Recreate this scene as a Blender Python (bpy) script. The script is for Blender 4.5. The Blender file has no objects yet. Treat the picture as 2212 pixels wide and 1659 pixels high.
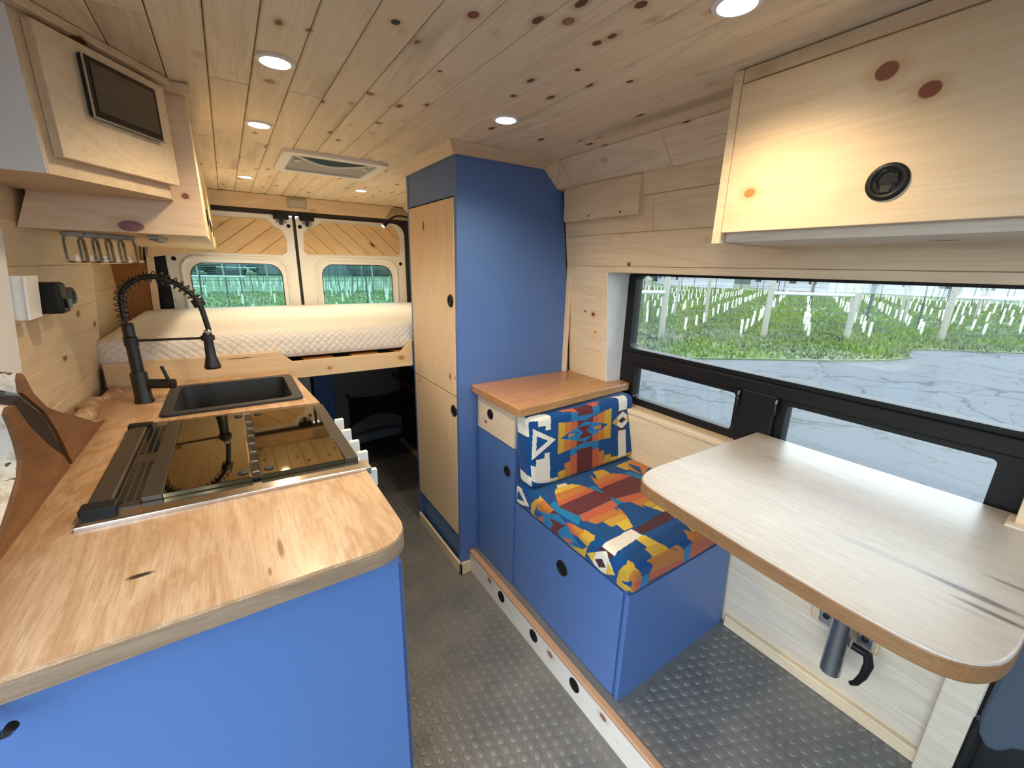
import bpy, bmesh, math, random
import numpy as np
from mathutils import Vector, Matrix
from mathutils.geometry import tessellate_polygon

# ------------------------------------------------------------------ scene, camera, sky, exposure
S = bpy.context.scene
COL = S.collection
random.seed(7)
S.view_settings.view_transform = 'Standard'
S.view_settings.look = 'None'
S.view_settings.gamma = 1.0
S.view_settings.use_curve_mapping = False
S.view_settings.exposure = 0.27

S.cycles.max_bounces = 8; S.cycles.diffuse_bounces = 5; S.cycles.glossy_bounces = 3; S.cycles.transmission_bounces = 4; S.cycles.transparent_max_bounces = 8
S.cycles.caustics_reflective = False; S.cycles.caustics_refractive = False
S.cycles.use_adaptive_sampling = True; S.cycles.adaptive_threshold = 0.1; S.cycles.adaptive_min_samples = 16

cam_d = bpy.data.cameras.new('camera'); cam = bpy.data.objects.new('camera', cam_d); COL.objects.link(cam)
CR, CU, CF = Vector((0.833736, -0.551724, 0.022011)), Vector((0.131195, 0.236660, 0.962694)), Vector((0.536351, 0.799745, -0.269695))
cam.matrix_world = Matrix(((CR.x, CU.x, -CF.x, 0), (CR.y, CU.y, -CF.y, 0), (CR.z, CU.z, -CF.z, 1.45), (0, 0, 0, 1)))
cam_d.sensor_fit = 'HORIZONTAL'; cam_d.sensor_width = 36.0; cam_d.lens = 899.199 / 2212 * 36.0
cam_d.clip_start = 0.01; cam_d.clip_end = 1000
S.camera = cam

SKY_STRENGTH = 5.0
LAMP_WATT = 15.5
LAMP_COL = (1.0, 0.79, 0.51)
w = bpy.data.worlds.new('overcast_sky'); S.world = w; w.use_nodes = True
bg = w.node_tree.nodes['Background']
bg.inputs[0].default_value = (0.79, 0.91, 1.0, 1); bg.inputs[1].default_value = SKY_STRENGTH

# ------------------------------------------------------------------ helpers
PI = math.pi
def link(o, parent=None):
    COL.objects.link(o)
    if parent is not None:
        o.parent = parent
        o.matrix_parent_inverse = Matrix.Translation(-Vector(parent['_loc'])) if '_loc' in parent else Matrix.Identity(4)
    return o
def thing(name, label, cat, loc, group=None):
    o = bpy.data.objects.new(name, None); COL.objects.link(o); o.empty_display_size = 0.05
    o.location = loc; o['_loc'] = list(loc); o['label'] = label; o['category'] = cat
    if group: o['group'] = group
    return o
def tag(o, label, cat, group=None):
    o['label'] = label; o['category'] = cat
    if group: o['group'] = group
    return o
def struct(o, label=None):
    o['kind'] = 'structure'
    if label: o['label'] = label
    return o
class MB:
    def __init__(s): s.v = []; s.f = []; s.m = []
    def add(s, vs, fs, mi=0):
        b = len(s.v); s.v += [tuple(p) for p in vs]
        for f in fs: s.f.append([b + i for i in f]); s.m.append(mi)
        return s
    def hexa(s, p, mi=0):      # p[0:4] one quad, p[4:8] the opposite quad in the same order
        return s.add(p, [(0,1,2,3),(7,6,5,4),(0,4,5,1),(1,5,6,2),(2,6,7,3),(3,7,4,0)], mi)
    def box(s, x0, x1, y0, y1, z0, z1, mi=0):
        return s.hexa([(x0,y0,z0),(x1,y0,z0),(x1,y1,z0),(x0,y1,z0),(x0,y0,z1),(x1,y0,z1),(x1,y1,z1),(x0,y1,z1)], mi)
    def prism(s, poly, fn, a, b, mi=0):   # poly 2-D, fn(u,v,depth)->3-D
        n = len(poly)
        vs = [fn(u, v, a) for u, v in poly] + [fn(u, v, b) for u, v in poly]
        fs = [list(range(n)), list(range(2*n-1, n-1, -1))] + [(i, i+n, (i+1) % n + n, (i+1) % n) for i in range(n)]
        return s.add(vs, fs, mi)
    def plate(s, outer, holes, fn, a, b, mi=0):
        loops = [outer] + holes; flat = [p for l in loops for p in l]
        tris = tessellate_polygon([[Vector((p[0], p[1], 0)) for p in l] for l in loops]); n = len(flat)
        fs = [tuple(t) for t in tris] + [tuple(i + n for i in reversed(t)) for t in tris]; o = 0
        for l in loops:
            k = len(l)
            fs += [(o+i, o+(i+1) % k, o+(i+1) % k+n, o+i+n) for i in range(k)]; o += k
        return s.add([fn(u, v, a) for u, v in flat] + [fn(u, v, b) for u, v in flat], fs, mi)
    def tube(s, path, r, n=10, closed=False, mi=0, caps=True):
        P = [Vector(p) for p in path]; k = len(P); rs = r if isinstance(r, (list, tuple)) else [r]*k
        up = None; rings = []
        for i, p in enumerate(P):
            a = P[(i-1) % k] if (closed or i > 0) else p; b = P[(i+1) % k] if (closed or i < k-1) else p
            t = (b - a).normalized()
            if up is None: up = Vector((0,0,1)) if abs(t.z) < .9 else Vector((1,0,0))
            x = t.cross(up)
            if x.length < 1e-5: x = t.cross(Vector((0,1,0)))
            x.normalize(); y = x.cross(t).normalized(); up = y
            rings.append([p + x*math.cos(2*PI*j/n)*rs[i] + y*math.sin(2*PI*j/n)*rs[i] for j in range(n)])
        vs = [q for g in rings for q in g]; fs = []
        for i in range(k if closed else k-1):
            i2 = (i+1) % k
            fs += [(i*n+j, i*n+(j+1) % n, i2*n+(j+1) % n, i2*n+j) for j in range(n)]
        if caps and not closed: fs += [list(range(n)), list(range((k-1)*n, k*n))]
        return s.add(vs, fs, mi)
    def lathe(s, prof, c, axis=(0,0,1), n=24, mi=0):   # prof [(r,h)]
        ax = Vector(axis).normalized(); x = ax.orthogonal().normalized(); y = ax.cross(x); c = Vector(c)
        vs = []; fs = []
        for r, h in prof: vs += [c + ax*h + (x*math.cos(2*PI*j/n) + y*math.sin(2*PI*j/n))*max(r, 1e-5) for j in range(n)]
        for i in range(len(prof)-1): fs += [(i*n+j, i*n+(j+1) % n, (i+1)*n+(j+1) % n, (i+1)*n+j) for j in range(n)]
        fs += [list(range(n)), list(range((len(prof)-1)*n, len(prof)*n))]
        return s.add(vs, fs, mi)
    def plank(s, q, out, ch=.0018, mi=0):   # q: 4 inner corners, out: vector away from the room
        q = [Vector(p) for p in q]; out = Vector(out); c = sum(q, Vector())/4; un = out.normalized()
        e0 = (q[1]-q[0]).normalized()*ch; e1 = (q[3]-q[0]).normalized()*ch
        ins = [q[0]+e0+e1, q[1]-e0+e1, q[2]-e0-e1, q[3]+e0-e1]
        mid = [p + un*ch for p in q]; bk = [p + out for p in q]
        fs = [(0,1,2,3)] + [(i, (i+1)%4, (i+1)%4+4, i+4) for i in range(4)] + [(i+4, (i+1)%4+4, (i+1)%4+8, i+8) for i in range(4)] + [(11,10,9,8)]
        return s.add(ins+mid+bk, fs, mi)
    def build(s, name, mats, parent=None, smooth=False, bevel=0, seg=2, recalc=True, ang=35):
        me = bpy.data.meshes.new(name); me.from_pydata(s.v, [], s.f)
        mats = mats if isinstance(mats, (list, tuple)) else [mats]
        for m in mats: me.materials.append(m)
        if len(mats) > 1: me.polygons.foreach_set('material_index', s.m)
        if recalc:
            bm = bmesh.new(); bm.from_mesh(me); bmesh.ops.recalc_face_normals(bm, faces=bm.faces); bm.to_mesh(me); bm.free()
        if smooth:
            me.polygons.foreach_set('use_smooth', [True]*len(me.polygons))
            try: me.set_sharp_from_angle(angle=math.radians(ang))
            except Exception: pass
        me.update()
        o = bpy.data.objects.new(name, me); link(o, parent)
        if bevel:
            md = o.modifiers.new('bevel', 'BEVEL'); md.width = bevel; md.segments = seg; md.limit_method = 'ANGLE'; md.angle_limit = math.radians(40)
        return o
XY = lambda u, v, d: (u, v, d)
XZ = lambda u, v, d: (u, d, v)
YZ = lambda u, v, d: (d, u, v)
def rrect(x0, x1, y0, y1, r, n=6):
    rs = r if isinstance(r, (list, tuple)) else [r]*4   # corners: x1y0, x1y1, x0y1, x0y0
    out = []
    for (cx, cy, a, q) in ((x1, y0, -90, rs[0]), (x1, y1, 0, rs[1]), (x0, y1, 90, rs[2]), (x0, y0, 180, rs[3])):
        sx = -1 if cx == x1 else 1; sy = -1 if cy == y1 else 1
        if q < 1e-6: out.append((cx, cy)); continue
        for i in range(n+1):
            t = math.radians(a + 90*i/n); out.append((cx + sx*q + q*math.cos(t), cy + sy*q + q*math.sin(t)))
    return out
def lerp(a, b, t): return a + (b-a)*t
WALL = [(0, 1.485), (.115, 1.47), (.98, 1.383), (1.41, 1.340), (1.61, 1.313), (1.785, 1.287), (1.9, 1.27)]
def xr(z):
    for (a, xa), (b, xb) in zip(WALL, WALL[1:]):
        if z <= b: return lerp(xa, xb, (z-a)/(b-a))
    return WALL[-1][1]
def xl(z): return .93 - xr(z)
def clip_poly(poly, nx, ny, c):   # keep nx*u+ny*v<=c
    out = []
    for i, p in enumerate(poly):
        q = poly[(i+1) % len(poly)]; dp = nx*p[0]+ny*p[1]-c; dq = nx*q[0]+ny*q[1]-c
        if dp <= 0: out.append(p)
        if (dp < 0 < dq) or (dq < 0 < dp):
            t = dp/(dp-dq); out.append((lerp(p[0], q[0], t), lerp(p[1], q[1], t)))
    return out

# ------------------------------------------------------------------ materials
class G:
    def __init__(s, name):
        s.m = bpy.data.materials.new(name); s.m.use_nodes = True; s.nt = s.m.node_tree; s.nt.nodes.clear()
        s.out = s.nt.nodes.new('ShaderNodeOutputMaterial')
    def n(s, t, ins=None, out=0, **kw):
        nd = s.nt.nodes.new('ShaderNode' + t)
        for k, v in kw.items(): setattr(nd, k, v)
        for k, v in (ins or {}).items():
            if isinstance(v, bpy.types.NodeSocket): s.nt.links.new(v, nd.inputs[k])
            else: nd.inputs[k].default_value = v
        return nd.outputs[out] if out is not None else nd
    def math(s, op, a, b=0.0, clamp=False): return s.n('Math', {0: a, 1: b}, operation=op, use_clamp=clamp)
    def vm(s, op, a, b): return s.n('VectorMath', {0: a, 1: b}, operation=op)
    def mix(s, f, a, b, blend='MIX'):
        nd = s.nt.nodes.new('ShaderNodeMix'); nd.data_type = 'RGBA'; nd.blend_type = blend
        for k, v in ((0, f), (6, a), (7, b)):
            if isinstance(v, bpy.types.NodeSocket): s.nt.links.new(v, nd.inputs[k])
            else: nd.inputs[k].default_value = v if k == 0 else (tuple(v)+(1,))[:4]
        return nd.outputs[2]
    def smooth(s, x, a, b):    # 0 at a, 1 at b
        return s.n('MapRange', {0: x, 1: a, 2: b, 3: 0.0, 4: 1.0}, interpolation_type='SMOOTHSTEP')
    def bsdf(s, col, rough=.5, metal=0., spec=.5, bump=None, bstr=.3, bdist=.002, coat=0., sheen=0., crough=.1):
        i = {'Base Color': col if isinstance(col, bpy.types.NodeSocket) else tuple(col)[:3]+(1,), 'Roughness': rough, 'Metallic': metal, 'Specular IOR Level': spec, 'Coat Weight': coat, 'Coat Roughness': crough, 'Sheen Weight': sheen}
        if bump is not None: i['Normal'] = s.n('Bump', {'Strength': bstr, 'Distance': bdist, 'Height': bump})
        s.nt.links.new(s.n('BsdfPrincipled', i), s.out.inputs[0]); return s.m
def obj_co(g, rand=True):
    P = g.n('TexCoord', out=3)
    if not rand: return P, P
    r = g.n('ObjectInfo', out=5)
    off = g.n('CombineXYZ', {0: g.math('MULTIPLY', r, 41.), 1: g.math('MULTIPLY', r, 17.3), 2: g.math('MULTIPLY', r, 29.7)})
    return P, g.vm('ADD', P, off)
def axv(axis, a, o): return tuple(a if i == axis else o for i in range(3))
def add_knots(g, P, col, knots, axis):
    for pos, r, st, kc in knots:
        sc = axv(axis, 1/(r*st), 1/r)
        d = g.n('VectorMath', {0: g.vm('MULTIPLY', g.vm('SUBTRACT', P, pos), sc)}, operation='LENGTH', out=1)
        col = g.mix(g.math('MULTIPLY', g.smooth(d, 2.3, .9), .35), col, (.50, .25, .09))
        col = g.mix(g.smooth(d, 1.02, .82), col, kc)
        col = g.mix(g.math('MULTIPLY', g.smooth(d, .5, .1), .5), col, tuple(c*1.7 for c in kc))
    return col
def pine(name, axis, light=(.74,.55,.34), dark=(.58,.37,.18), knotd=.55, stain=.0, knots=(), rough=.45, kscale=(6., 11.), var=.35):
    g = G(name); P, Q = obj_co(g)
    n1 = g.n('TexNoise', {'Vector': g.vm('MULTIPLY', Q, axv(axis, .9, 8.)), 'Scale': 1., 'Detail': 2., 'Roughness': .45, 'Distortion': .5})
    ring = g.math('MULTIPLY_ADD', g.math('SINE', g.math('MULTIPLY', n1, 55.)), .5); ring.node.inputs[2].default_value = .5
    ring = g.math('POWER', ring, 2.0)
    fib = g.n('TexNoise', {'Vector': g.vm('MULTIPLY', Q, axv(axis, 7., 170.)), 'Scale': 1., 'Detail': 1.})
    blot = g.n('TexNoise', {'Vector': g.vm('MULTIPLY', Q, axv(axis, 1.2, 5.)), 'Scale': 1., 'Detail': 1.})
    col = g.mix(g.math('MULTIPLY', ring, .38), light, dark)
    col = g.mix(g.math('MULTIPLY', g.smooth(fib, .35, .75), .22), col, tuple(c*.72 for c in dark))
    col = g.mix(g.math('MULTIPLY', g.smooth(blot, .45, .75), .35), col, (light[0]*.98, light[1]*.86, light[2]*.7))
    rr = g.n('ObjectInfo', out=5)
    col = g.mix(g.math('MULTIPLY', g.math('FRACT', g.math('MULTIPLY', rr, 7.31)), var), col, (dark[0]*1.02, dark[1]*1.06, dark[2]*1.15))
    if stain:
        st = g.n('TexNoise', {'Vector': g.vm('MULTIPLY', Q, axv(axis, .8, 9.)), 'Scale': 1., 'Detail': 2., 'Roughness': .6})
        col = g.mix(g.math('MULTIPLY', g.smooth(st, .55, .78), stain), col, (.30, .25, .19))
    if knotd > 0:
        vo = g.n('TexVoronoi', {'Vector': g.vm('MULTIPLY', Q, axv(axis, *kscale)), 'Scale': 1.}, out=None, feature='F1')
        on = g.math('GREATER_THAN', g.n('SeparateColor', {0: vo.outputs[1]}), 1-knotd)
        halo = g.math('MULTIPLY', g.smooth(vo.outputs[0], .30, .12), on)
        col = g.mix(g.math('MULTIPLY', halo, .45), col, (.42, .22, .09))
        col = g.mix(g.math('MULTIPLY', g.smooth(vo.outputs[0], .15, .11), on), col, (.13, .055, .025))
        col = g.mix(g.math('MULTIPLY', g.math('MULTIPLY', g.smooth(vo.outputs[0], .07, .02), on), .6), col, (.05, .02, .012))
    col = add_knots(g, P, col, knots, axis)
    return g.bsdf(col, rough, spec=.35, bump=fib, bstr=.12, bdist=.001)
def oak(name, axis, light, dark, marks=(), rough=.35, ringf=48., coat=.25, contrast=.5, streak=0., crough=.1):
    g = G(name); P, Q = obj_co(g, False)
    n1 = g.n('TexNoise', {'Vector': g.vm('MULTIPLY', Q, axv(axis, 1.3, 7.)), 'Scale': 1., 'Detail': 4., 'Roughness': .55, 'Distortion': 1.1})
    ring = g.math('MULTIPLY_ADD', g.math('SINE', g.math('MULTIPLY', n1, ringf)), .5); ring.node.inputs[2].default_value = .5
    pore = g.n('TexNoise', {'Vector': g.vm('MULTIPLY', Q, axv(axis, 16., 330.)), 'Scale': 1., 'Detail': 3., 'Roughness': .7})
    ray = g.n('TexNoise', {'Vector': g.vm('MULTIPLY', Q, axv(axis, 45., 90.)), 'Scale': 1., 'Detail': 2.})
    big = g.n('TexNoise', {'Vector': g.vm('MULTIPLY', Q, axv(axis, .9, 3.)), 'Scale': 1., 'Detail': 3., 'Distortion': .8})
    col = g.mix(g.math('MULTIPLY', ring, contrast), light, dark)
    col = g.mix(g.math('MULTIPLY', g.smooth(pore, .42, .68), .42), col, tuple(c*.55 for c in dark))
    col = g.mix(g.math('MULTIPLY', g.smooth(ray, .55, .75), .25), col, tuple(min(1, c*1.2) for c in light))
    col = g.mix(g.math('MULTIPLY', g.smooth(big, .42, .7), .45), col, dark)
    if streak:
        st = g.n('TexNoise', {'Vector': g.vm('MULTIPLY', Q, axv(axis, 1.6, 13.)), 'Scale': 1., 'Detail': 5., 'Roughness': .6, 'Distortion': .6})
        col = g.mix(g.math('MULTIPLY', g.smooth(st, .62, .70), streak), col, (.17, .16, .17))
    for pos, r, st, kc in marks:
        d = g.n('VectorMath', {0: g.vm('MULTIPLY', g.vm('SUBTRACT', P, pos), (1/r[0], 1/r[1], 1/r[2]))}, operation='LENGTH', out=1)
        d = g.math('ADD', d, g.math('MULTIPLY', n1, 1.6)); d = g.math('SUBTRACT', d, .8)
        col = g.mix(g.math('MULTIPLY', g.smooth(d, 1.25, .35), st), col, kc)
    return g.bsdf(col, rough, spec=.5, bump=pore, bstr=.15, bdist=.001, coat=coat, crough=crough)
def simple(name, col, rough=.5, metal=0., spec=.5, var=.06, nscale=30., bstr=.05, coat=0., sheen=0.):
    g = G(name); P, Q = obj_co(g, False)
    n = g.n('TexNoise', {'Vector': P, 'Scale': nscale, 'Detail': 3.})
    c = g.mix(n, tuple(x*(1-var) for x in col), tuple(min(1, x*(1+var)) for x in col))
    return g.bsdf(c, rough, metal, spec, bump=n, bstr=bstr, coat=coat, sheen=sheen)
def emit(name, col, st):
    g = G(name); g.nt.links.new(g.n('Emission', {0: tuple(col)+(1,), 1: st}), g.out.inputs[0]); return g.m
def glass(name, tint, refl=1.0):
    g = G(name); f = g.math('MULTIPLY', g.n('Fresnel', {0: 1.45}), refl, True)
    a = g.n('BsdfTransparent', {0: tuple(tint)+(1,)}); b = g.n('BsdfGlossy', {0: (1,1,1,1), 1: .01})
    nd = g.nt.nodes.new('ShaderNodeMixShader'); g.nt.links.new(f, nd.inputs[0]); g.nt.links.new(a, nd.inputs[1]); g.nt.links.new(b, nd.inputs[2])
    g.nt.links.new(nd.outputs[0], g.out.inputs[0]); return g.m

KR = (.22, .07, .035); KD = (.12, .05, .025); KO = (.45, .20, .07)
CK = [((.32,.889,1.88),.009,1.2,(.008,.004,.003)),((.425,.784,1.88),.011,1.2,KR),((.574,.70,1.88),.012,1.2,(.30,.15,.07)),((.717,.833,1.88),.006,1.2,(.008,.004,.003)),((.64,.591,1.88),.010,1.3,KD),((.669,.724,1.88),.009,1.3,KD),((.856,.804,1.88),.007,1.3,KD),((.683,1.042,1.88),.008,1.2,KD),((.376,1.259,1.88),.010,1.2,KR),((.463,1.481,1.88),.010,1.2,(.28,.14,.07)),((.193,1.017,1.88),.006,1.2,KD),((.151,1.332,1.88),.012,1.2,(.34,.2,.1)),((.469,1.026,1.88),.005,1.2,KD)]
WK = [((1.335,1.202,1.563),.006,1.3,KD),((1.335,1.115,1.527),.004,1.3,KD),((1.335,1.174,1.472),.008,1.2,KD),((1.335,.902,1.53),.006,1.2,KD),((1.35,1.518,1.401),.005,1.2,KO),((1.358,1.429,1.263),.006,1.2,KR),((1.358,1.376,1.254),.010,1.3,KR),((1.365,1.362,1.176),.004,1.4,KD)]
PC = pine('pine_ceiling_boards', 1, (.86,.755,.58), (.66,.52,.345), knotd=.5, stain=.6, rough=.5, kscale=(8.5, 15.), knots=CK)
PW = pine('pine_wall_boards', 1, (.80,.65,.45), (.66,.48,.28), knotd=.12, rough=.45, var=.22, kscale=(7.,13.), knots=WK)
PX = pine('pine_board_crosswise', 0, (.76,.61,.42), (.61,.43,.25), knotd=.3, rough=.45, var=.1)
PY = pine('pine_board_lengthwise', 1, (.76,.61,.42), (.61,.43,.25), knotd=.2, rough=.45, var=.1)
PZ = pine('pine_board_upright', 2, (.76,.61,.42), (.61,.43,.25), knotd=.25, rough=.45, var=.1)
PCL = pine('pine_clear', 1, (.78,.64,.45), (.68,.50,.31), knotd=0, rough=.42, var=.06)
PPALE = pine('pine_daylit_pale', 1, (.74,.66,.54), (.60,.50,.38), knotd=.3, rough=.5, var=.12)  # pine made paler: daylight on the lower wall put into its colour
PLOC = pine('pine_door_insert', 0, (.79,.60,.35), (.64,.42,.2), knotd=.3, rough=.45, var=.35)
PINE_OHR = pine('pine_overhead_door', 1, (.78,.62,.42), (.67,.48,.28), knotd=0, knots=[((1.0,.345,1.79),.017,1.15,KR),((1.0,.28,1.744),.015,1.2,KR),((1.0,.55,1.621),.012,1.3,KO),((1.0,.318,1.752),.004,2.,KD),((1.0,.262,1.728),.003,2.,KD)], rough=.42)
PINE_END = pine('pine_overhead_end_panel', 0, (.78,.60,.42), (.68,.46,.28), knotd=0, knots=[((-.066,1.5,1.615),.008,1.1,KR),((-.19,1.5,1.531),.015,1.9,(.22,.09,.09))], rough=.42)
PINE_WD1 = pine('pine_wardrobe_doors', 2, (.78,.60,.39), (.66,.45,.25), knotd=0, knots=[((.765,1.88,1.62),.009,2.2,KD),((.765,1.63,.98),.008,1.8,KR),((.765,1.58,.985),.004,2.,KD),((.765,2.0,.87),.007,1.6,KO)], rough=.42)
PINE_DRW = pine('pine_drawer_front', 1, (.78,.64,.46), (.68,.5,.34), knotd=0, knots=[((.86,1.475,.80),.009,1.3,KR),((.86,1.502,.805),.005,1.3,KO)], rough=.45)
PINE_STEP = pine('pine_step_riser', 1, (.80,.75,.68), (.70,.63,.54), knotd=0, knots=[((.81,1.36,.075),.014,1.2,(.26,.13,.09)),((.81,.92,.07),.013,1.3,(.26,.13,.09)),((.81,.65,.075),.012,1.4,(.26,.13,.09)),((.81,.585,.05),.004,1.5,KD)], rough=.5)  # riser pine whitened: side door daylight put into its base colour
PBROWN = pine('brown_stained_panel', 2, (.36,.16,.045), (.25,.10,.025), knotd=0, rough=.5)
OAKC = oak('oak_countertop', 1, (.60,.405,.25), (.41,.225,.105), marks=[((-.172,.76,.98),(.017,.0055,.05),1,(.03,.015,.01)),((.015,.72,.98),(.0045,.03,.05),1,(.22,.09,.03)),((-.005,.665,.98),(.003,.012,.05),1,(.30,.13,.05))], ringf=40., contrast=.7, rough=.38, coat=.45, crough=.22)
OAKT = oak('oak_tabletop', 1, (.52,.48,.43), (.43,.37,.305), marks=[((1.0,.17,.925),(.010,.10,.05),.6,(.30,.28,.29)),((1.0,.05,.925),(.010,.07,.05),.9,(.09,.07,.065)),((.965,.02,.925),(.007,.05,.05),.9,(.08,.06,.05)),((1.09,.01,.925),(.006,.04,.05),.8,(.12,.09,.08)),((1.17,.33,.925),(.014,.12,.05),.5,(.36,.34,.38)),((1.27,.50,.925),(.012,.035,.05),.7,(.30,.29,.34))], ringf=30., contrast=.3, rough=.45, coat=.55, crough=.3, streak=.35)  # top greyed and paled: window glare put into the wood colour
OAKD = oak('oak_dresser_top', 0, (.52,.28,.115), (.35,.16,.055), marks=[((1.30,1.42,.955),(.16,.004,.05),1,(.12,.05,.02))], ringf=40., contrast=.5)
OAKS = oak('oak_slab_sawn_face', 1, (.235,.105,.04), (.13,.052,.018), ringf=34., rough=.5, contrast=.55, coat=.1)
OAKG = oak('oak_end_grain', 0, (.33,.235,.155), (.20,.135,.085), ringf=60., rough=.5, contrast=.6, coat=.1)
OAKE = oak('oak_table_edge', 1, (.32,.165,.065), (.20,.09,.03), ringf=34., rough=.4, contrast=.4)
BLUE = simple('blue_cabinet_paint', (.080,.163,.40), .42, var=.03, nscale=300., bstr=.04)
BLUED = simple('blue_cabinet_edge', (.06,.14,.31), .4, var=.03)
BLACK = simple('black_plastic', (.009,.009,.010), .45, spec=.25, nscale=80.)
BLACKM = simple('matte_black_metal', (.012,.012,.013), .35, nscale=200.)
BLACKG = simple('black_gloss_plastic', (.008,.008,.009), .12)
RUBBER = simple('black_rubber_seal', (.015,.015,.016), .6)
SINKM = simple('black_granite_sink', (.016,.017,.020), .55, var=.3, nscale=600., bstr=.15)
CHROME = simple('polished_steel', (.72,.70,.68), .16, 1.0, var=.02)
STEEL = simple('brushed_aluminium', (.55,.57,.62), .32, 1.0, var=.05)
BRONZE = simple('bronze_enamel', (.055,.043,.032), .3, .3)
WHITEP = simple('white_plastic', (.80,.81,.82), .35, var=.02)
WHITEM = simple('cream_white_door_metal', (.87,.865,.82), .3, var=.02, coat=.3)
WHITEW = simple('white_painted_and_lit_wood', (.82,.84,.86), .5, var=.04)  # white casing paint; on the control box end the white stands for daylight
GREYP = simple('grey_plastic', (.36,.37,.38), .5)
SCREENG = simple('grey_vent_screen', (.30,.31,.33), .6, var=.15, nscale=400.)
LENS = simple('smoked_blue_vent_lid', (.03,.06,.10), .7, spec=.1)
CABGREY = simple('blue_grey_cab_trim', (.06,.085,.12), .6, var=.08, nscale=200.)
DARKFAB = simple('dark_seat_fabric', (.02,.035,.055), .9, var=.2, nscale=250., sheen=.3)
DARKV = simple('dark_void', (.012,.010,.010), .9)
BARKI = simple('dark_bark_inclusion', (.03,.014,.010), .95, var=.6, nscale=60., bstr=.6)
NETM = simple('black_cargo_net', (.008,.008,.009), .8, var=.3, nscale=500., bstr=.5)
REDP = simple('dark_red_webbing', (.22,.03,.06), .6)
DAMPG = simple('grey_under_bed_board', (.20,.19,.17), .7)
AMBER = simple('amber_mirrored_glass', (.29,.235,.135), .035, 1.0, var=.01, bstr=0.)
CLEAR = glass('clear_window_glass', (.96,.985,.98))
TINT = glass('tinted_rear_glass', (.66,.86,.83))
JARG = glass('jar_glass', (.95,.955,.94), .9)
LAMPM = emit('lamp_lens_glow', (1.0,.86,.62), 30.)
SCREEN = simple('tablet_screen', (.035,.032,.03), .06, var=.01, bstr=0., coat=1.)
def fabric_attr():
    g = G('woven_pattern_fabric'); a = g.n('Attribute', attribute_name='weave', out=0)
    P = g.n('TexCoord', out=3); n = g.n('TexNoise', {'Vector': P, 'Scale': 700., 'Detail': 2.})
    c = g.mix(.35, a, g.mix(n, (0,0,0), (1,1,1)), 'SOFT_LIGHT')
    return g.bsdf(c, .9, spec=.2, bump=n, bstr=.25, bdist=.001, sheen=.15)
FABRIC = fabric_attr()
def quilt():
    g = G('quilted_mattress_fabric'); P = g.n('TexCoord', out=3)
    sp = g.n('SeparateXYZ', {0: P}, out=None)
    u = sp.outputs[0]; v = g.math('ADD', sp.outputs[2], sp.outputs[1])
    a = g.math('ABSOLUTE', g.math('SINE', g.math('MULTIPLY', g.math('ADD', u, v), 95.)))
    b = g.math('ABSOLUTE', g.math('SINE', g.math('MULTIPLY', g.math('SUBTRACT', u, v), 95.)))
    h = g.math('POWER', g.math('MULTIPLY', a, b), .4)
    return g.bsdf((.80,.77,.73), .85, spec=.2, bump=h, bstr=.55, bdist=.006, sheen=.2)
QUILT = quilt()
def rubber_floor():
    g = G('grey_coin_rubber'); P = g.n('TexCoord', out=3)
    n = g.n('TexNoise', {'Vector': P, 'Scale': 6., 'Detail': 5.}); n2 = g.n('TexNoise', {'Vector': P, 'Scale': 260., 'Detail': 2.})
    c = g.mix(g.smooth(n, .35, .7), (.14,.142,.146), (.185,.182,.178))
    return g.bsdf(c, .30, spec=.55, bump=n2, bstr=.06)
FLOORM = rubber_floor()
def barkm():
    g = G('pale_window_lit_bark'); P = g.n('TexCoord', out=3)
    n = g.n('TexNoise', {'Vector': P, 'Scale': 28., 'Detail': 6., 'Roughness': .7}); n2 = g.n('TexNoise', {'Vector': P, 'Scale': 70., 'Detail': 4.})
    c = g.mix(g.smooth(n, .35, .6), (.55,.46,.36), (.80,.78,.74)); c = g.mix(g.smooth(n2, .60, .68), c, (.10,.06,.04))  # grey bark whitened: window light on its top put into the colour
    return g.bsdf(c, .9, bump=n, bstr=.6, bdist=.006)
BARK = barkm()
def bark2():
    g = G('brown_live_edge_bark'); P = g.n('TexCoord', out=3)
    n = g.n('TexNoise', {'Vector': P, 'Scale': 40., 'Detail': 6., 'Roughness': .7})
    c = g.mix(g.smooth(n, .35, .65), (.36,.22,.12), (.62,.46,.30))
    return g.bsdf(c, .85, bump=n, bstr=.6, bdist=.005)
BARK2 = bark2()
def asphaltm():
    g = G('cracked_asphalt'); P = g.n('TexCoord', out=3)
    n = g.n('TexNoise', {'Vector': P, 'Scale': .7, 'Detail': 6.}); n2 = g.n('TexNoise', {'Vector': P, 'Scale': 60., 'Detail': 3.})
    wv = g.vm('ADD', P, g.vm('MULTIPLY', g.n('TexNoise', {'Vector': P, 'Scale': 1.3, 'Detail': 4.}, out=1), (.9,.9,.9)))
    v = g.n('TexVoronoi', {'Vector': wv, 'Scale': .55}, feature='DISTANCE_TO_EDGE')
    v2 = g.n('TexVoronoi', {'Vector': wv, 'Scale': 1.7}, feature='DISTANCE_TO_EDGE')
    c = g.mix(n, (.092,.098,.108), (.070,.075,.084)); c = g.mix(g.math('MULTIPLY', n2, .3), c, (.108,.112,.12))
    c = g.mix(g.math('MULTIPLY', g.smooth(v, .022, .006), .75), c, (.035,.042,.038))
    c = g.mix(g.math('MULTIPLY', g.math('MULTIPLY', g.smooth(v2, .03, .006), g.smooth(n, .44, .56)), .7), c, (.05,.055,.05))
    return g.bsdf(c, .95, spec=.15, bump=n2, bstr=.3)
ASPH = asphaltm()
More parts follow.
